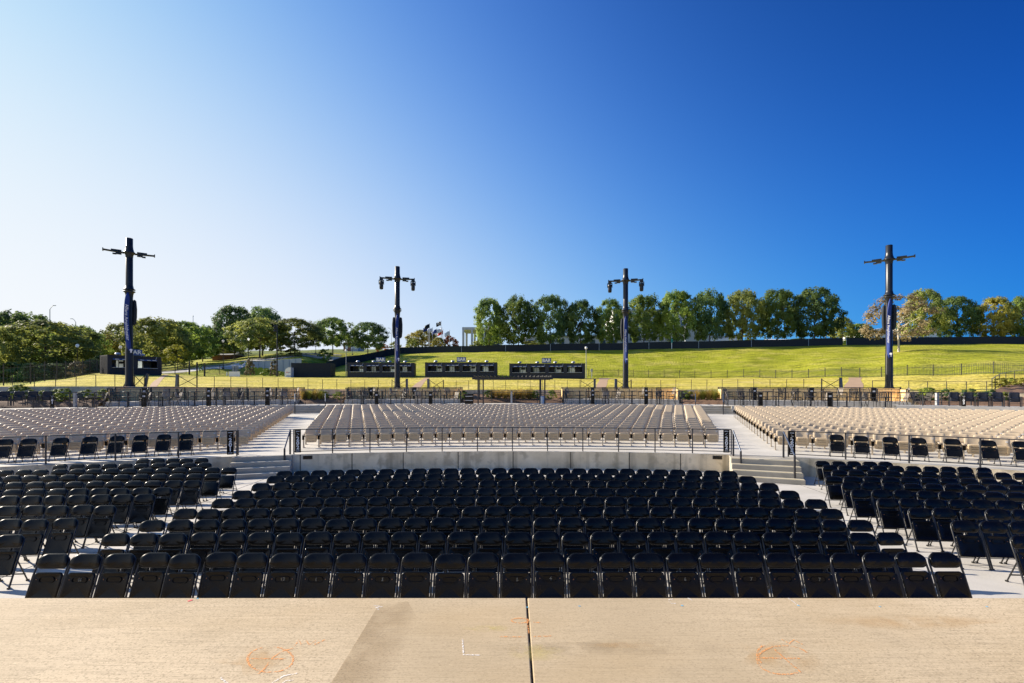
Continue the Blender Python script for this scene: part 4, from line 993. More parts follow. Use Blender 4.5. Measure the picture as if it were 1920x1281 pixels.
m.add([(0,-.3,H-1.5), (L,-.3,H-1.5), (L*.75,5,H), (L*.2,5,H), (0,10.3,H-1.5), (L,10.3,H-1.5)], [(0,1,2,3), (3,2,5,4), (0,3,4), (1,5,2)]); m.build('roof', M['white'], t)
t, L, H = block('white_building', 'white building behind the bare brown tree', 1622, 1765, 613, 170, 14, None)
m = MB(); v = [(0,0), (L,0), (L,H*.8), (L*.5,H*.98), (L*.2,H*.92), (0,H*.75)]
m.add([(x, y, z) for y in (0, 12) for x, z in v], [tuple(range(6)), tuple(reversed(range(6, 12)))]+[(i, 6+i, 6+(i+1) % 6, (i+1) % 6) for i in range(6)]); m.build('wall', M['white'], t)
m = MB(); m.box((L*.6, -.05, H*.3), (L*.6, .08, H*.2)); m.build('window', M['glass'], t)
t, L, H = block('brick_house', 'small brick house with grey gables behind the roadside trees', 644, 671, 640.5, 190, 8, None)
m = MB(); m.box((L*.25, 4, H*.45), (L*.5, 8, H*.9)); m.build('wall', M['brick'], t); m = MB(); m.box((L*.75, 4.1, H*.45), (L*.5, 8, H*.9)); m.build('wall', M['build_grey'], t)
m = MB(); m.add([(-.3,-.3,H*.88), (L+.3,-.3,H*.88), (L+.3,8.3,H*.88), (-.3,8.3,H*.88), (-.1,4,H*1.05), (L+.1,4,H*1.05)], [(0,1,5,4), (2,3,4,5), (0,4,3), (1,2,5)]); m.build('roof', M['asphalt'], t)
for x in (.22, .62, .85): m = MB(); m.box((L*x, -.04, H*.5), (.9, .1, 1.5)); m.build('window', M['white'], t)
t, L, H = block('marquee_tent', 'white tent with a low roof beside the fence left of the flags', 752, 790, 645, 165, 8, None)
m = MB(); m.box((L/2, 3, H*.3), (L, 6, H*.6)); m.build('wall', M['white'], t); m = MB(); m.add([(-.2,-.2,H*.6), (L+.2,-.2,H*.6), (L+.2,6.2,H*.6), (-.2,6.2,H*.6), (L*.5,3,H)], [(0,1,4), (1,2,4), (2,3,4), (3,0,4)]); m.build('roof', M['white'], t)
t, L, H = block('brick_shed', 'dark brick building under the trees at the bend of the road', 398, 432, 662, 124, 8, None)
m = MB(); m.box((L/2, 4, H*.4), (L, 8, H*.8)); m.build('wall', M['brick'], t); m = MB(); m.add([(-.3,-.3,H*.78), (L+.3,-.3,H*.78), (L+.3,8.3,H*.78), (-.3,8.3,H*.78), (-.1,4,H*1.05), (L+.1,4,H*1.05)], [(0,1,5,4), (2,3,4,5), (0,4,3), (1,2,5)]); m.build('roof', M['asphalt'], t)
t, L, H = block('road_bridge', 'distant pale road bridge with railings beyond the left trees', 120, 260, 640, 170, 8, None)
m = MB(); m.box((L/2, 4, H-1.3), (L, 8, 1.2)); m.build('deck', M['build'], t); m = MB(); m.bar((0, 0, H), (L, 0, H), .08); [m.bar((L*i/20, 0, H-.7), (L*i/20, 0, H), .06) for i in range(21)]; m.build('railing', M['steel'], t)
for i in range(3): m = MB(); m.box((L*(.1+.4*i), 4, (H-1.9)/2), (1, 5, H-1.9)); m.build('pier', M['build'], t)
# ------------------------------------------------------------------ boxes on the plaza: tiers, rails, slatted backs, tables and patio chairs
BOX = [('far left', 200, 563), ('left of pergola', 647, 865), ('right of pergola', 1055, 1272), ('far right', 1355, 1706)]
def arc_rail(label, t0, t1, r, z, h, name='box_railing', picks=.42, ret=0, post=1.7):
    n = max(2, round((t1-t0)*r/post)); P = [pol(r, t0+(t1-t0)*i/n, z) for i in range(n+1)]
    if ret: P = [pol(r+ret, t0, z)]+P+[pol(r+ret, t1, z)]
    c = P[0].copy(); t = thing(name, label, 'railing', c); L = [p-c for p in P]
    for p in L: m = MB(); m.bar(p, p+Vector((0,0,h)), .05); m.build('post', M['railing'], t)
    m = MB(); k = MB()
    for a, e in zip(L, L[1:]):
        m.bar(a+Vector((0,0,h)), e+Vector((0,0,h)), .06, .04)
        for z_ in (.08, h*.36, h*.66): k.bar(a+Vector((0,0,z_)), e+Vector((0,0,z_)), .014)
        q = max(1, int((e-a).length/picks))
        for i in range(q): p = a.lerp(e, i/q); k.bar(p+Vector((0,0,.05)), p+Vector((0,0,h)), .013)
    m.build('top_rail', M['railing'], t); k.build('infill', M['railing'], t); return t
for nm, a, c in BOX:
    t0, t1 = th_of(ray(a, 62.5)), th_of(ray(c, 62.5))
    b = MB(); n = 24; T = [t0+(t1-t0)*i/n for i in range(n+1)]
    b.grid([[pol(62.1, t, Z_PLAZA) for t in T], [pol(62.1, t, 2.05) for t in T], [pol(65.5, t, 2.05) for t in T]], sm=False, flip=True); struct(b, 'box_pavement', M['floor'])
    arc_rail(f'black railing along the front of the box {nm}' if 'of' in nm else f'black railing along the front of the {nm} box', t0, t1, 59.3, Z_PLAZA, 1.08, ret=2.4)
    arc_rail(f'black railing between the tiers of the box {nm}' if 'of' in nm else f'black railing between the tiers of the {nm} box', t0+.004, t1-.004, 62.25, 2.05, .95, picks=.6)
    P = pol(65.25, t0, Z_PLAZA); t = thing('slat_wall', f'tan slatted wall behind the box {nm}' if 'of' in nm else f'tan slatted wall behind the {nm} box', 'wall', P)
    m = MB(); k = MB(); n = round((t1-t0)*65.2/.19)
    for i in range(n):
        p = pol(65.25, t0+(t1-t0)*(i+.5)/n, Z_PLAZA+.62)-P; p.z = .68; m.box(p, (.172, .03, 1.28), rz=-(t0+(t1-t0)*(i+.5)/n))
    n2 = max(2, round((t1-t0)*65.2/2.4)); L = [pol(65.2, t0+(t1-t0)*i/n2, Z_PLAZA)-P for i in range(n2+1)]
    o = m.build('boards', M['tan'], t)
    for p in L: q = MB(); q.bar(p, p+Vector((0,0,1.42)), .07); q.build('post', M['railing'], t)
    for s, e in zip(L, L[1:]): k.bar(s+Vector((0,-.03,1.38)), e+Vector((0,-.03,1.38)), .06)
    k.build('top_rail', M['railing'], t)
    for tt, lr in ((t0, 'left'), (t1, 'right')):
        u = thing('end_board', (f'tan end board closing the {lr} side of the box {nm}' if 'of' in nm else f'tan end board closing the {lr} side of the {nm} box'), 'board', pol(64.2, tt, Z_PLAZA), -tt)
        q = MB(); q.box((0, -.05, .62), (.06, 1.9, 1.25)); q.build('panel', M['tan'], u); q = MB(); q.box((0, -.05, 1.27), (.09, 1.95, .05)); q.build('cap', M['railing'], u)

def patio(mat, lb):
    t = thing('patio_chair', lb, 'chair', (0,0,0), 0, 'patio chairs in the boxes')
    m = MB()
    for i in range(6): m.bar((-.22, -.22+.085*i, .45), (.22, -.22+.085*i, .45), .06, .015)
    m.bar((-.22,-.24,.45), (-.22,.24,.45), .03); m.bar((.22,-.24,.45), (.22,.24,.45), .03); m.build('seat', mat, t)
    m = MB()
    for i in range(5): m.bar((-.18+.09*i, .22, .5), (-.18+.09*i, .36, .98), .055, .012)
    m.tube([(-.23,.21,.45), (-.23,.37,.97), (-.17,.39,1.02), (.17,.39,1.02), (.23,.37,.97), (.23,.21,.45)], .018, 5); m.build('backrest', mat, t)
    for s in (-1, 1):
        m = MB(); m.tube([(s*.26,-.26,0), (s*.26,-.24,.62), (s*.26,-.18,.66), (s*.26,.22,.66), (s*.24,.29,.62)], .017, 5); m.tube([(s*.24,.34,0), (s*.24,.2,.45)], .017, 5); m.bar((s*.26,-.2,.675), (s*.26,.15,.675), .06, .02); m.build('side_frame', M['bronze'], t)
    return t
pd, pt = patio(M['bronze'], 'dark'), patio(M['taupe'], 'taupe'); sd, st_ = [True], [True]
tb = thing('bistro_table', 'table', 'table', (0,0,0), 0, 'round tables in the boxes'); stb = [True]
m = MB(); m.lathe([(.36, .72), (.38, .73), (.38, .75), (.37, .755)], 16); m.build('tabletop', M['bronze'], tb)
m = MB(); m.lathe([(.05, .02), (.05, .72)], 8); m.build('pedestal', M['railing'], tb)
m = MB(); m.bar((-.3,0,.02), (.3,0,.02), .06, .03); m.bar((0,-.3,.021), (0,.3,.021), .06, .03); m.build('base', M['railing'], tb)
dark_tall = thing('service_stand', 'stand', 'stand', (0,0,0), 0, 'black service stands in the boxes'); sst = [True]
m = MB(); m.box((0,0,.5), (.30,.2,1.0)); m.build('cabinet', M['black'], dark_tall); m = MB(); m.box((0,0,1.02), (.34,.24,.04)); m.build('top', M['bronze'], dark_tall); m = MB(); m.box((0,-.106,.78), (.16,.012,.11)); m.build('label_plate', M['plate'], dark_tall)
for bi, (nm, a, c) in enumerate(BOX):
    w_ = f'box {nm}' if 'of' in nm else f'{nm} box'
    for tier, r0, z in (('front', 60.6, Z_PLAZA), ('rear', 63.7, 2.05)):
        t0, t1 = th_of(ray(a+8, r0)), th_of(ray(c-8, r0)); n = max(2, round((t1-t0)*r0/2.1)); ci = 0; rr = random.Random(bi*7+len(tier))
        for i in range(n):
            tc_ = t0+(t1-t0)*(i+.5)/n; p = pol(r0, tc_, z)
            put(tb, stb, p, 0, f'round table, {tier} tier, {w_}, {nth(i+1)} from its left end')
            ks = (-1, 1, 0) if (i+bi) % 2 else (-1, 1)
            for k in sorted(ks):
                ci += 1; an = k*.75+rr.uniform(-.2, .2)
                q = pol(r0+(.62 if k == 0 else rr.uniform(-.25, .35)), tc_+(.86*k if k else .05)/r0, z)
                tp = rr.random() < .35
                put(pt if tp else pd, st_ if tp else sd, q, -tc_+(-k*math.pi*.5*rr.uniform(.5, 1.1) if k else rr.uniform(-.3, .3)), f'{"taupe" if tp else "dark"} patio chair, {tier} tier, {w_}, {nth(ci)} from its left end')
        for i in range(1, n, 2):
            put(dark_tall, sst, pol(r0-.5, t0+(t1-t0)*i/n, z), -(t0+(t1-t0)*i/n), f'slim black stand, {tier} tier, {w_}, {nth((i+1)//2)} from its left end')
# pergola
t = thing('pergola', 'black pergola with a slatted flat roof behind the centre terrace', 'pergola', (0,0,0))
a, c = W(887, 705, 41.5), W(1035, 705, 41.5); zr = 3.98
m = MB()
for y in (40.6, 43.6): m.bar((a.x, y, zr-.1), (c.x, y, zr-.1), .08, .2)
m.build('beam', M['railing'], t); m = MB(); n = 20
for i in range(n): x = a.x+.15+(c.x-a.x-.3)*i/(n-1); m.box((x, 42.1, zr+.075), (.06, 4.2, .15))
m.build('rafters', M['railing'], t)
for px, y in ((896.5, 40.6), (899, 43.6), (906, 40.6), (1012.5, 40.6), (1014, 43.6), (1021.5, 40.6)):
    p = W(px, 0, y); m = MB(); m.bar((p.x, y, Z_PLAZA), (p.x, y, zr-.2), .11 if y < 42 else .09); m.build('post', M['railing'], t)
t = thing('equipment_case', 'black case with steel edges beside the left pergola posts', 'case', W(880, 0, 41)*1); t.location.z = Z_PLAZA
m = MB(); m.box((0,0,.42), (.7,.6,.84)); m.build('body', M['black'], t)
for z in (.3, .65): m = MB(); m.box((0,-.31,z), (.62,.02,.05)); m.build('edge_strip', M['steel'], t)
t = thing('litter_bin', 'small pale bin between the right pergola posts', 'bin', W(1016.5, 0, 41.2)); t.location.z = Z_PLAZA
m = MB(); m.lathe([(.18, 0), (.22, .55), (.2, .6)], 12); m.build('body', M['white'], t); m = MB(); m.lathe([(.21, .6), (.12, .68)], 12); m.build('lid', M['steel'], t)
arc_rail('thin black railing in front of the golden grasses behind the pergola', th_of(ray(922, 62)), th_of(ray(1050, 62)), 61.6, Z_PLAZA, .95, picks=9, post=2.2)
for px, r, l in ((959, 61.0, 'grey post in front of the golden grasses under the pergola'), (141, 61.5, 'pale post at the left end of the far left tables'), (1757, 61.5, 'pale post at the right end of the far right tables')):
    p = ray(px, r); p.z = Z_PLAZA; t = thing('entry_post', l, 'post', p, 0, 'grey posts'); m = MB(); m.bar((0,0,0), (0,0,1.05), .16); m.build('shaft', M['grey'], t); m = MB(); m.bar((0,0,1.05), (0,0,1.09), .18); m.build('cap', M['railing'], t)
for px, r, w2, l in ((553, 58.7, -4, 'handrail on the left side of the far left steps'), (610, 58.7, 5, 'handrail on the right side of the far left steps'), (1304, 58.7, 5, 'handrail on the left side of the far right steps'), (1356, 58.7, 4, 'handrail on the right side of the far right steps')):
    p = ray(px, r+.2); p.z = Z_PLAZA; q = ray(px, r-1.15); q.z = deck_z(57); handrail(l, p, q)
# wide padded chairs at both ends
def club():
    t = thing('club_chair', 'chair', 'chair', (0,0,0), 0, 'wide dark chairs at the ends of the plaza')
    m = MB(); m.panel(.5, .4, .08, .05, .07, lambda x, z: .05*(1-(x/.25)**2), (0, .24, .72), None, 0, 3, (.95, .6)); m.build('backrest', M['navy'], t)
    m = MB(); m.panel(.46, .30, .05, .05, .1, None, (0, -.02, .45), None, 0, 3, (.95, .6)); m.build('seat', M['navy'], t)
    for s in (-1, 1): m = MB(); m.bar((s*.27,-.25,.62), (s*.27,.24,.62), .06, .05); m.bar((s*.27,-.2,0), (s*.27,-.2,.6), .04); m.bar((s*.27,.22,0), (s*.27,.22,.6), .04); m.build('arm', M['railing'], t)
    return t
cc, scc = club(), [True]
for i, px in enumerate((6, 34, 60, 87, -22)): p = ray(px, 59.6); p.z = Z_PLAZA+.25; put(cc, scc, p, -th_of(p), f'wide navy chair at the left end of the plaza, {("second", "third", "fourth", "fifth", "first")[i]} from the left')
for i, px in enumerate((1790, 1817, 1844, 1871, 1903)): p = ray(px, 59.6); p.z = Z_PLAZA+.2; put(cc, scc, p, -th_of(p)-.1, f'wide dark chair at the right end of the plaza, {nth(i+1)} from the sign')
b = MB(); T = [R(-56+112*i/90) for i in range(91)]
for q, nm in ((T[:27], 'l'), (T[66:], 'r')):
    b = MB(); b.grid([[pol(59.0, t, Z_PLAZA) for t in q], [pol(59.0, t, Z_PLAZA+.2) for t in q], [pol(61, t, Z_PLAZA+.2) for t in q]], sm=False, flip=True)
    if nm == 'r': struct(b, 'side_pavement', M['floor'])
for px, l in ((98, 'black sign with white lettering among the wide navy chairs'), (1807, 'black sign with white lettering among the wide dark chairs')): sign(px, '201' if px < 500 else '203', l, 59.2).location.z = Z_PLAZA+.05
arc_rail('black railing behind the wide navy chairs at the left end', th_of(ray(-10, 61.3)), th_of(ray(196, 61.3)), 61.2, Z_PLAZA, 1.05, picks=9)
arc_rail('black railing behind the wide dark chairs at the right end', th_of(ray(1712, 61.3)), th_of(ray(1940, 61.3)), 61.2, Z_PLAZA, 1.05, picks=9)
for i, px in enumerate((160, 188)): p = ray(px, 60.4); p.z = Z_PLAZA; put(pd, sd, p, 1.2-2.4*i-th_of(p), f'dark patio chair at the table left of the far left box, {("left", "right")[i]} side', 'patio chairs beside the boxes')
p = ray(174, 60.3); p.z = Z_PLAZA; put(tb, stb, p, 0, 'round table on its own left of the far left box')
for i, px in enumerate((1722, 1733)): p = ray(px, 60.4); p.z = Z_PLAZA; put(pd, sd, p, .9-2*i-th_of(p), f'dark patio chair just right of the far right box, {("nearer it", "farther from it")[i]}', 'patio chairs beside the boxes')
# planter beds
for a, c in ((-60, 196), (566, 646), (868, 1052), (1275, 1353), (1710, 1990)):
    q = [th_of(ray(a+(c-a)*i/14, 64)) for i in range(15)]
    b = MB(); b.grid([[pol(r, t, z+.05*math.sin(9*t*r)) for t in q] for r, z in ((61.9, Z_PLAZA), (62.3, 1.95), (63.8, 2.2), (R_LAWN-.3, 2.45))], flip=True); struct(b, 'planter_bed', M['mulch'])
# rails at the right end
pts = [on(px, ray(px, R_LAWN-.1).y) for px in (1636, 1670, 1704, 1739, 1775, 1812, 1850, 1860)]
guardrail('thin black railing along the lawn edge right of the rightmost light tower', pts, h=.85)
t_ = [(1860, ray(1860, R_LAWN-.1).y+.2), (1866, 37.6), (1874, 39.6), (1886, 41.4), (1902, 43), (1925, 44.4), (1950, 45.6)]
g = guardrail('curved grey blue handrail climbing beside the mulch bank', [on(*q) for q in t_], h=1.0)
for ch in g.children:
    if ch.name.startswith('top'): ch.data.materials[0] = M['rail_steel']
m = MB(); rows = []
for s in range(7):
    f = s/6; rows.append([on(px, ray(px, R_LAWN).y+.05+(max(0.2, 9.2*(1-math.exp(-(px-1860)/34.0)))-.1)*f)+Vector((0,0,.03+.12*math.sin(3.14*f)*(.5+.5*math.sin(px*.21+s)))) for px in range(1860, 2060, 6)])
m.grid(rows); tag(m.build('mulch_bank', M['mulch']), None, None, None, 'structure')
# ------------------------------------------------------------------ trees, shrubs and grasses
L = {}
L['green'] = leafmat('leaves_green', (.085,.155,.042), (.28,.35,.065), .55, 2.4)
L['dark'] = leafmat('leaves_dark', (.062,.125,.048), (.20,.275,.07), .52, 2.4)
L['olive'] = leafmat('leaves_olive', (.13,.175,.05), (.40,.41,.09), .56, 2.2)
L['gold'] = leafmat('leaves_gold', (.15,.17,.035), (.47,.38,.06), .5, 2.2)
L['yellow'] = leafmat('leaves_yellow', (.22,.24,.025), (.52,.47,.05), .5, 2.2)
L['brown'] = leafmat('leaves_brown', (.19,.145,.075), (.38,.30,.16), .35, 2.2)
L['red'] = leafmat('leaves_red', (.25,.07,.02), (.40,.15,.04), .35, 2.2)
L['shrub'] = leafmat('leaves_shrub', (0.105,0.165,0.026), (0.298,0.346,0.052), .3, 2.2)
L['mag'] = leafmat('leaves_magnolia', (0.088,0.083,0.039), (0.350,0.264,0.130), .2, 2.2)
L['straw'] = leafmat('grass_blades', (.24,.18,.04), (.48,.33,.08), .35, 1.5)
L['lime'] = leafmat('grass_blades_lime', (.17,.19,.03), (.36,.32,.05), .35, 1.5)
PROF = {'oval': (.17, lambda z: max(0, 1-(abs(z-.40)/.63)**2.5 if z > .40 else 1-.6*((.40-z)/.40)**2.2)**.56),
        'round': (.26, lambda z: max(0, 1-abs(2*z-.86)**2.6/1.7)**.7 if z < .86 else max(0, 1-((z-.43)/.58)**2)**.55),
        'tall': (.2, lambda z: max(0, 1-((z-.42)/.6)**2)**.5),
        'bush': (.0, lambda z: max(0, 1-(z)**2.4)**.5*(.8+.2*min(1, z*4)))}
CR = {}
def crown(kind, seed, nc=150, nl=44, ls=.0215):
    key = (kind, seed, nc)
    if key in CR: return CR[key]
    r = random.Random(seed); z0, pf = PROF[kind]; vs = []; fs = []
    lob = [(r.uniform(0, 6.28), r.uniform(.08, .24), r.randint(2, 6)) for _ in range(4)]
    asp = .62
    for c in range(nc):
        z = r.random()**.9; a = r.uniform(0, 6.28); rad = pf(z)*.5
        rad *= 1+sum(k*math.sin(n*a+p+5*z) for p, k, n in lob)*.55
        q = r.random(); rr = rad*(.28+.72*math.sqrt(q)) if q > .22 else rad*r.uniform(.94, 1.06)
        cx, cy, cz = rr*math.cos(a), rr*math.sin(a), z0+(1-z0)*z
        rc = r.uniform(.06, .115)*(1 if kind != 'bush' else 1.6)
        for i in range(nl):
            g = Vector((r.gauss(0, 1), r.gauss(0, 1), r.gauss(0, 1))); g = g.normalized()*rc*r.random()**.45
            p = Vector((cx+g.x*asp*1.35, cy+g.y*asp*1.35, cz+g.z*.72))
            o = Vector((p.x*1.2, p.y*1.2, (p.z-.45)*.8)); n = (o.normalized()*.75+g.normalized()*.55+Vector((0, 0, .35))+Vector((r.gauss(0,.4), r.gauss(0,.4), r.gauss(0,.4)))).normalized()
            u = n.orthogonal().normalized(); u = Matrix.Rotation(r.uniform(0, 6.28), 3, n) @ u; w_ = n.cross(u); s = ls*r.uniform(.6, 1.35)*(1 if kind != 'bush' else 2.2)
            b_ = len(vs)
            vs += [p-u*s, p+w_*s*.55+u*s*.1, p+u*s, p-w_*s*.55+u*s*.1]; fs.append((b_, b_+1, b_+2, b_+3))
    me = bpy.data.meshes.new('crown'); me.from_pydata([tuple(v) for v in vs], [], fs); CR[key] = me; return me
TRK = {}
def trunk(kind, seed, pale=False):
    if (kind, seed) in TRK: return TRK[kind, seed]
    r = random.Random(seed+99); m = MB(); z0 = max(PROF[kind][0], .08) if kind in PROF else .1; top = .8
    nodes = [(0, 0, -.03), (r.uniform(-.01, .01), 0, z0*.6), (r.uniform(-.015, .015), r.uniform(-.015, .015), z0+.18), (r.uniform(-.03, .03), r.uniform(-.02, .02), .55), (r.uniform(-.03, .03), 0, top)]
    m.tube(nodes, [.021, .016, .013, .008, .003], 7)
    for i in range(15):
        z = r.uniform(z0+.02, .62); a = r.uniform(0, 6.28); ln = r.uniform(.18, .40); up = r.uniform(.10, .30)
        m.tube([(0, 0, z), (ln*.5*math.cos(a), ln*.5*math.sin(a), z+up*.45), (ln*math.cos(a+.2), ln*math.sin(a+.2), z+up)], [.008, .005, .002], 5)
    TRK[kind, seed] = m.mesh('trunk', M['trunk']); return TRK[kind, seed]
def tree(px, d, ytop, wpx, kind, mat, label, seed, name='tree', cat='tree', group=None, ybase=None, dense=1.0, pale=False):
    p = on(px, d)
    if ybase is not None: p.z = W(px, ybase, d).z
    H = W(px, ytop, d).z-p.z; wd = wpx*d/F
    t = thing(name, label, cat, p, 0, group)
    me = crown(kind, seed, *( (150, 46) if dense == 1 else (int(150*dense), 40))).copy() if False else crown(kind, seed, int((290 if kind != 'bush' else 40)*dense))
    key = ('m', me.name, mat)
    if key not in CR: c_ = me.copy(); c_.materials.append(L[mat]); CR[key] = c_
    o = bpy.data.objects.new('crown', CR[key]); COL.objects.link(o); o.parent = t; o.scale = (wd, wd, H); o.rotation_euler = (0, 0, rnd.uniform(0, 6.28))
    if kind != 'bush':
        tm = trunk(kind, seed)
        if pale: tm = tm.copy(); tm.materials.clear(); tm.materials.append(M['pale_trunk'])
        q = bpy.data.objects.new('trunk', tm); COL.objects.link(q); q.parent = t; q.scale = (wd*.9, wd*.9, H); q.rotation_euler = (0, 0, rnd.uniform(0, 6.28))
    return t
HT = [(917,561,56,'green'), (972,556,64,'green'), (1032,555,66,'dark'), (1088,565,60,'dark'), (1143,563,54,'green'), (1207,554,62,'green'), (1268,547,66,'green'), (1330,545,62,'dark'), (1392,546,70,'olive'), (1457,545,66,'green'), (1527,542,82,'dark')]
for i, (px, y, wp, mt) in enumerate(HT):
    tree(px, 141-.012*(px-917)+rnd.uniform(-1, 1), y+2, wp*1.06, 'oval', mt, f'{("leftmost", "second", "third", "fourth", "fifth", "sixth", "seventh", "eighth", "ninth", "tenth", "rightmost")[i]} tree from the left in the dense hilltop row' if 0 < i < 10 else ('leftmost tree of the dense hilltop row, beside the white portal' if i == 0 else 'broad dark tree at the right end of the dense hilltop row'), 20+i % 6, 'hilltop_tree', group='trees in the hilltop row')
tree(1580, 150, 597, 40, 'tall', 'olive', 'smaller grey green tree just right of the dense hilltop row', 31)
tree(1611, 152, 608, 40, 'round', 'green', 'low rounded bright green tree left of the rightmost light tower', 32)
tree(1732, 131, 546, 66, 'oval', 'olive', 'tall yellow green tree behind the bare brown tree', 22, 'hilltop_tree')
tree(1794, 133, 559, 64, 'oval', 'dark', 'dark layered tree between the brown tree and the golden one', 23, 'hilltop_tree')
tree(1862, 131, 561, 66, 'oval', 'gold', 'golden topped tree behind the right end of the fence', 24, 'hilltop_tree')
tree(1925, 132, 555, 62, 'oval', 'green', 'green tree cut off by the right edge of the hilltop', 25, 'hilltop_tree')
tree(1685, 94, 556, 112, 'tall', 'brown', 'half bare brown tree with a pale trunk on the grass slope', 33, 'sycamore_tree', dense=.30, pale=True, ybase=657)
LT = [(14,84,588,120,'tall','dark','big dark tree behind the leftmost pale green tree',34), (-12,64,618,80,'tall','olive','pale green tree at the left edge of the lawn fence',35), (86,74,606,150,'round','olive','broad spreading tree behind the left lawn fence',36), (150,82,615,84,'tall','green','dark green tree left of the half hidden bar',37), (55,100,592,90,'tall','green','tall green tree above the broad spreading tree',38),
      (190,100,628,80,'round','gold','golden green tree just behind the half hidden bar',39), (232,112,610,70,'tall','olive','thin topped tree behind the leftmost light tower',31), (292,96,600,110,'tall','olive','large olive tree right of the leftmost light tower',34), (345,104,606,100,'round','green','green tree above the gate posts',36), (380,120,612,60,'tall','dark','dark tree between the olive tree and the road',38),
      (333,88,648,50,'tall','yellow','small bright yellow tree above the gate posts',32), (440,122,577,76,'tall','dark','tallest dark tree left of the roadside row',33), (492,130,579,80,'tall','dark','tall dark tree behind the roadside row',38), (487,113,600,92,'round','olive','first roadside tree, in front of the tall dark ones',35), (553,116,600,92,'round','olive','second roadside tree, above the retaining wall',36),
      (624,130,598,70,'round','green','third roadside tree, right of the retaining wall',37), (690,137,606,68,'round','dark','fourth roadside tree, nearest the tower left of the pergola',39), (792,160,620,54,'round','gold','rounded yellow green tree below the flags',32), (822,149,634,26,'tall','lime' if False else 'gold','small thin tree in front of the hilltop fence below the flags',31),
      (773,149,636,24,'tall','olive','small sparse tree in front of the fence beside the white tent',38), (120,120,640,110,'round','green','low tree mass behind the two leftmost crowns',39), (250,130,640,90,'round','green','low green tree behind the half hidden bar',37), (420,135,640,70,'round','olive','low tree by the brick building under the tall dark tree',34)]
for px, d, y, wp, k, mt, lb, sd_ in LT: tree(px, d, y, wp, k, mt, lb, sd_, dense=.45 if mt == 'yellow' else .9)
for px, d, y, wp, mt, lb in ((843,158,631,32,'red','red brown bush below the flags'), (716,158,645,30,'red','orange bush left of the tower behind the fence'), (742,160,641,24,'olive','olive bush behind the fence left of the tower'), (610,118,655,26,'shrub','light green bush on the bank behind the roadside trees'), (540,112,650,50,'gold','yellow green bush beneath the second roadside tree'),
        (144,63,679,30,'mag','grey leaved shrub in front of the half hidden bar fence'), (468,84,674,16,'mag','narrow brownish shrub left of the retaining wall'), (514,86,676,16,'mag','narrow brownish shrub in front of the retaining wall'), (500,88,693,26,'shrub','bright weedy bush at the foot of the retaining wall'), (530,90,697,18,'shrub','small green bush beside the white tank'), (377,80,686,8,'dark','small dark conifer bush beside the gate posts'),
        (1000,150,640,60,'olive','low yellow green bush under the first hilltop trees'), (900,152,640,44,'olive','low bush beside the white portal'), (1500,150,636,90,'green','low green bush behind the right end of the dense row'), (1400,152,638,90,'green','low green bush between the hilltop trunks'), (1600,150,634,60,'green','low bush above the gap in the hilltop fence'), (1830,140,634,150,'green','long low bush under the golden topped tree')):
    tree(px, d, y, wp, 'bush', mt, lb, 40+int(px) % 3, 'bush', 'bush')
# far wood that reads as one mass behind the left trees
me = crown('bush', 50, 40); vs = []; m = MB()
rr = random.Random(5)
for i in range(20):
    px = -60+26*i; d = rr.uniform(150, 175); p = on(px, d); s = Vector((rr.uniform(8, 14), rr.uniform(8, 14), rr.uniform(8, 11))); a = rr.uniform(0, 6.28)
    Q = Matrix.Translation(p) @ Matrix.Rotation(a, 4, 'Z') @ Matrix.Diagonal((s.x, s.y, s.z if px < 430 else s.z*.6, 1)); o_ = len(m.v)
    m.v += [tuple(Q @ v.co) for v in me.vertices]; m.f += [[o_+j for j in f.vertices] for f in me.polygons]; m.m += [0]*len(me.polygons); m.s += [False]*len(me.polygons)
tag(m.build('far_woods', L['green']), 'far mass of trees behind the left lawn', 'woods', None, 'stuff')
# dark undergrowth behind the left picket fence
m = MB()
for i in range(26):
    px = -60+10.5*i; d = 62+12*rr.random()+max(0, px-100)*.08; p = on(px, d); s = Vector((rr.uniform(3, 5), rr.uniform(3, 5), rr.uniform(1.4, 2.6)))
    Q = Matrix.Translation(p) @ Matrix.Rotation(rr.uniform(0, 6.28), 4, 'Z') @ Matrix.Diagonal((s.x, s.y, s.z, 1)); o_ = len(m.v)
    m.v += [tuple(Q @ v.co) for v in me.vertices]; m.f += [[o_+j for j in f.vertices] for f in me.polygons]; m.m += [0]*len(me.polygons); m.s += [False]*len(me.polygons)
tag(m.build('undergrowth', L['dark']), 'dark undergrowth behind the left picket fence', 'undergrowth', None, 'stuff')
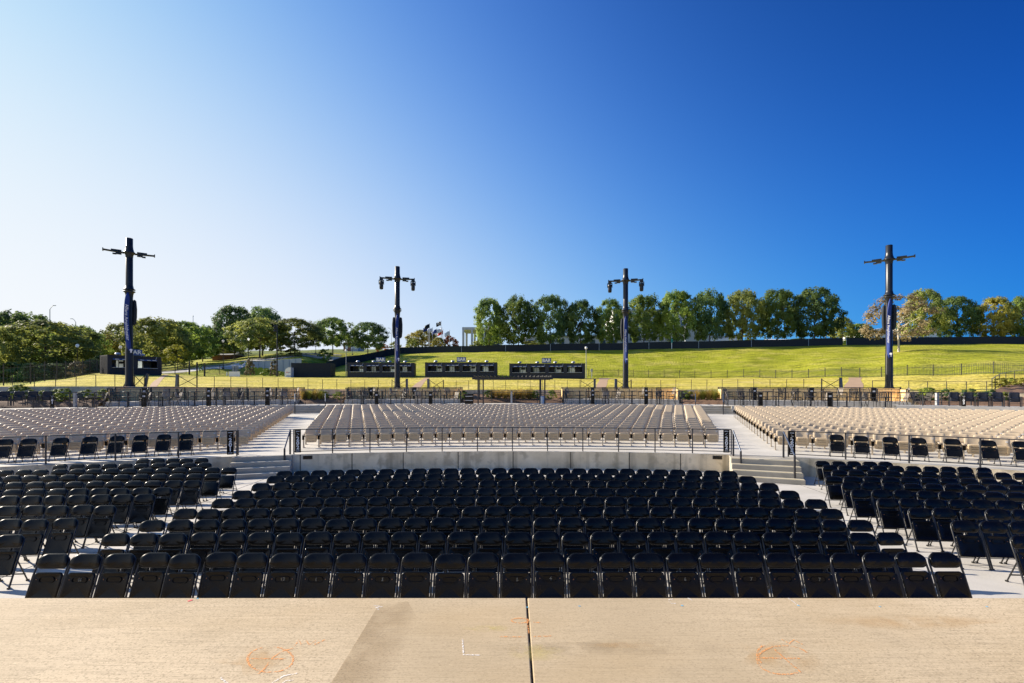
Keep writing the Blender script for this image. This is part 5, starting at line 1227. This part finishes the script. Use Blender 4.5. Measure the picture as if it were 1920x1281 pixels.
# shrubs in the planter beds
SH = [(35,64.5,2.3,1.3,'shrub','pale green shrub behind the second wide navy chair'), (80,64,2.2,.9,'shrub','small pale shrub behind the navy chair nearest the sign'), (106,64.8,2.3,.9,'shrub','flat green shrub on the mulch left of the tables'), (121,63.5,2.2,1.1,'shrub','rounded green shrub in front of the planter wall at left'), (163,64,2.2,1.0,'shrub','green shrub behind the lone left table'), (194,64.3,2.2,1.0,'shrub','green shrub at the left end of the far left box'),
      (607,63.6,2.1,.9,'shrub','dark green shrub right of the left golden grasses'), (633,63.4,2.1,.85,'shrub','clipped round shrub left of the box beside the pergola'), (916,63.4,2.1,.95,'shrub','round shrub left of the central golden grasses'), (1003,63.4,2.1,.9,'shrub','round shrub right of the central golden grasses'), (1034,63.6,2.1,.95,'shrub','bright shrub beside the right pergola post'), (869,63.4,2.1,.9,'shrub','shrub at the right end of the box left of the pergola'),
      (1284,63.4,2.1,.95,'shrub','green shrub left of the right golden grasses'), (1295,64,2.15,.8,'lime','low shrub at the foot of the right golden grasses'), (1737,64,2.2,1.2,'shrub','green shrub just right of the far right box'), (1779,64,2.2,1.1,'dark','dark shrub behind the pale post at right'), (1818,64,2.2,1.1,'dark','dark shrub behind the second wide dark chair'), (1858,64.2,2.2,1.0,'dark','dark shrub at the foot of the curved handrail'),
      (1888,64.5,2.2,.8,'shrub','small bright shrub behind the last wide dark chairs')]
for px, r_, z, s, mt, lb in SH:
    p = ray(px, r_); p.z = z-.05; t = thing('shrub', lb, 'shrub', p); me = crown('bush', 41+px % 3, 40); k = ('m', me.name, mt)
    if k not in CR: c_ = me.copy(); c_.materials.append(L[mt]); CR[k] = c_
    o = bpy.data.objects.new('crown', CR[k]); COL.objects.link(o); o.parent = t; o.scale = (s*1.1, s*1.1, s*.8); o.rotation_euler = (0, 0, px)
    m = MB(); m.tube([(0,0,-.1), (.02,0,s*.3)], [.04, .02], 6); m.build('stem', M['trunk'], t)
for px, d, s, mt, lb in ((1876,39.2,.95,'lime','yellow green shrub on the mulch bank inside the curved handrail'), (1893,40.5,.8,'shrub','green shrub higher on the mulch bank'), (1912,39.5,.9,'lime','yellow green shrub at the right edge of the mulch bank')):
    p = on(px, d); t = thing('shrub', lb, 'shrub', p); me = crown('bush', 42, 40); k = ('m', me.name, mt)
    if k not in CR: c_ = me.copy(); c_.materials.append(L[mt]); CR[k] = c_
    o = bpy.data.objects.new('crown', CR[k]); COL.objects.link(o); o.parent = t; o.scale = (s*1.3, s*1.3, s*.75)
    m = MB(); m.tube([(0,0,-.1), (.02,0,s*.3)], [.04, .02], 6); m.build('stem', M['trunk'], t)
# ornamental grasses
def tuft(seed):
    r = random.Random(seed); m = MB()
    for i in range(170):
        a = r.uniform(0, 6.28); ln = r.uniform(.6, 1.15); le = r.uniform(.12, .62); bx, by = r.gauss(0, .07), r.gauss(0, .07); dx, dy = math.cos(a), math.sin(a); w_ = .012
        pts = [Vector((bx+dx*le*ln*f**1.6, by+dy*le*ln*f**1.6, ln*(f-.35*le*f**3))) for f in (0, .4, .75, 1)]; sx = Vector((-dy, dx, 0))*w_
        o = len(m.v)
        for j, p in enumerate(pts): k = (1, .9, .6, .15)[j]; m.v += [tuple(p-sx*k), tuple(p+sx*k)]
        for j in range(3): m.f.append([o+2*j, o+2*j+1, o+2*j+3, o+2*j+2]); m.m.append(0); m.s.append(False)
    return m
TF = {(q, mt): tuft(q).mesh('tuft', L[mt]) for q in range(3) for mt in ('straw', 'lime')}
def grasses(pxa, pxb, n, mt, where):
    for i in range(n):
        px = pxa+(pxb-pxa)*(i+.5)/n; p = ray(px, 63.2+.9*(i % 2)); p.z = 2.02
        o = bpy.data.objects.new('ornamental_grass', TF[i % 3, mt if i % 4 else 'straw']); COL.objects.link(o); o.location = p; o.scale = (1.0, 1.0, rnd.uniform(.85, 1.05)); o.rotation_euler = (0, 0, i*1.7)
        tag(o, f'golden grass clump {where}, {nth(i+1)} from the left', 'grass clump', 'ornamental grass clumps', 'thing')
grasses(566, 604, 7, 'lime', 'at the head of the left aisle')
grasses(921, 1001, 14, 'straw', 'under the pergola')
grasses(1304, 1348, 8, 'lime', 'at the head of the right aisle')
for px in ():
    pass
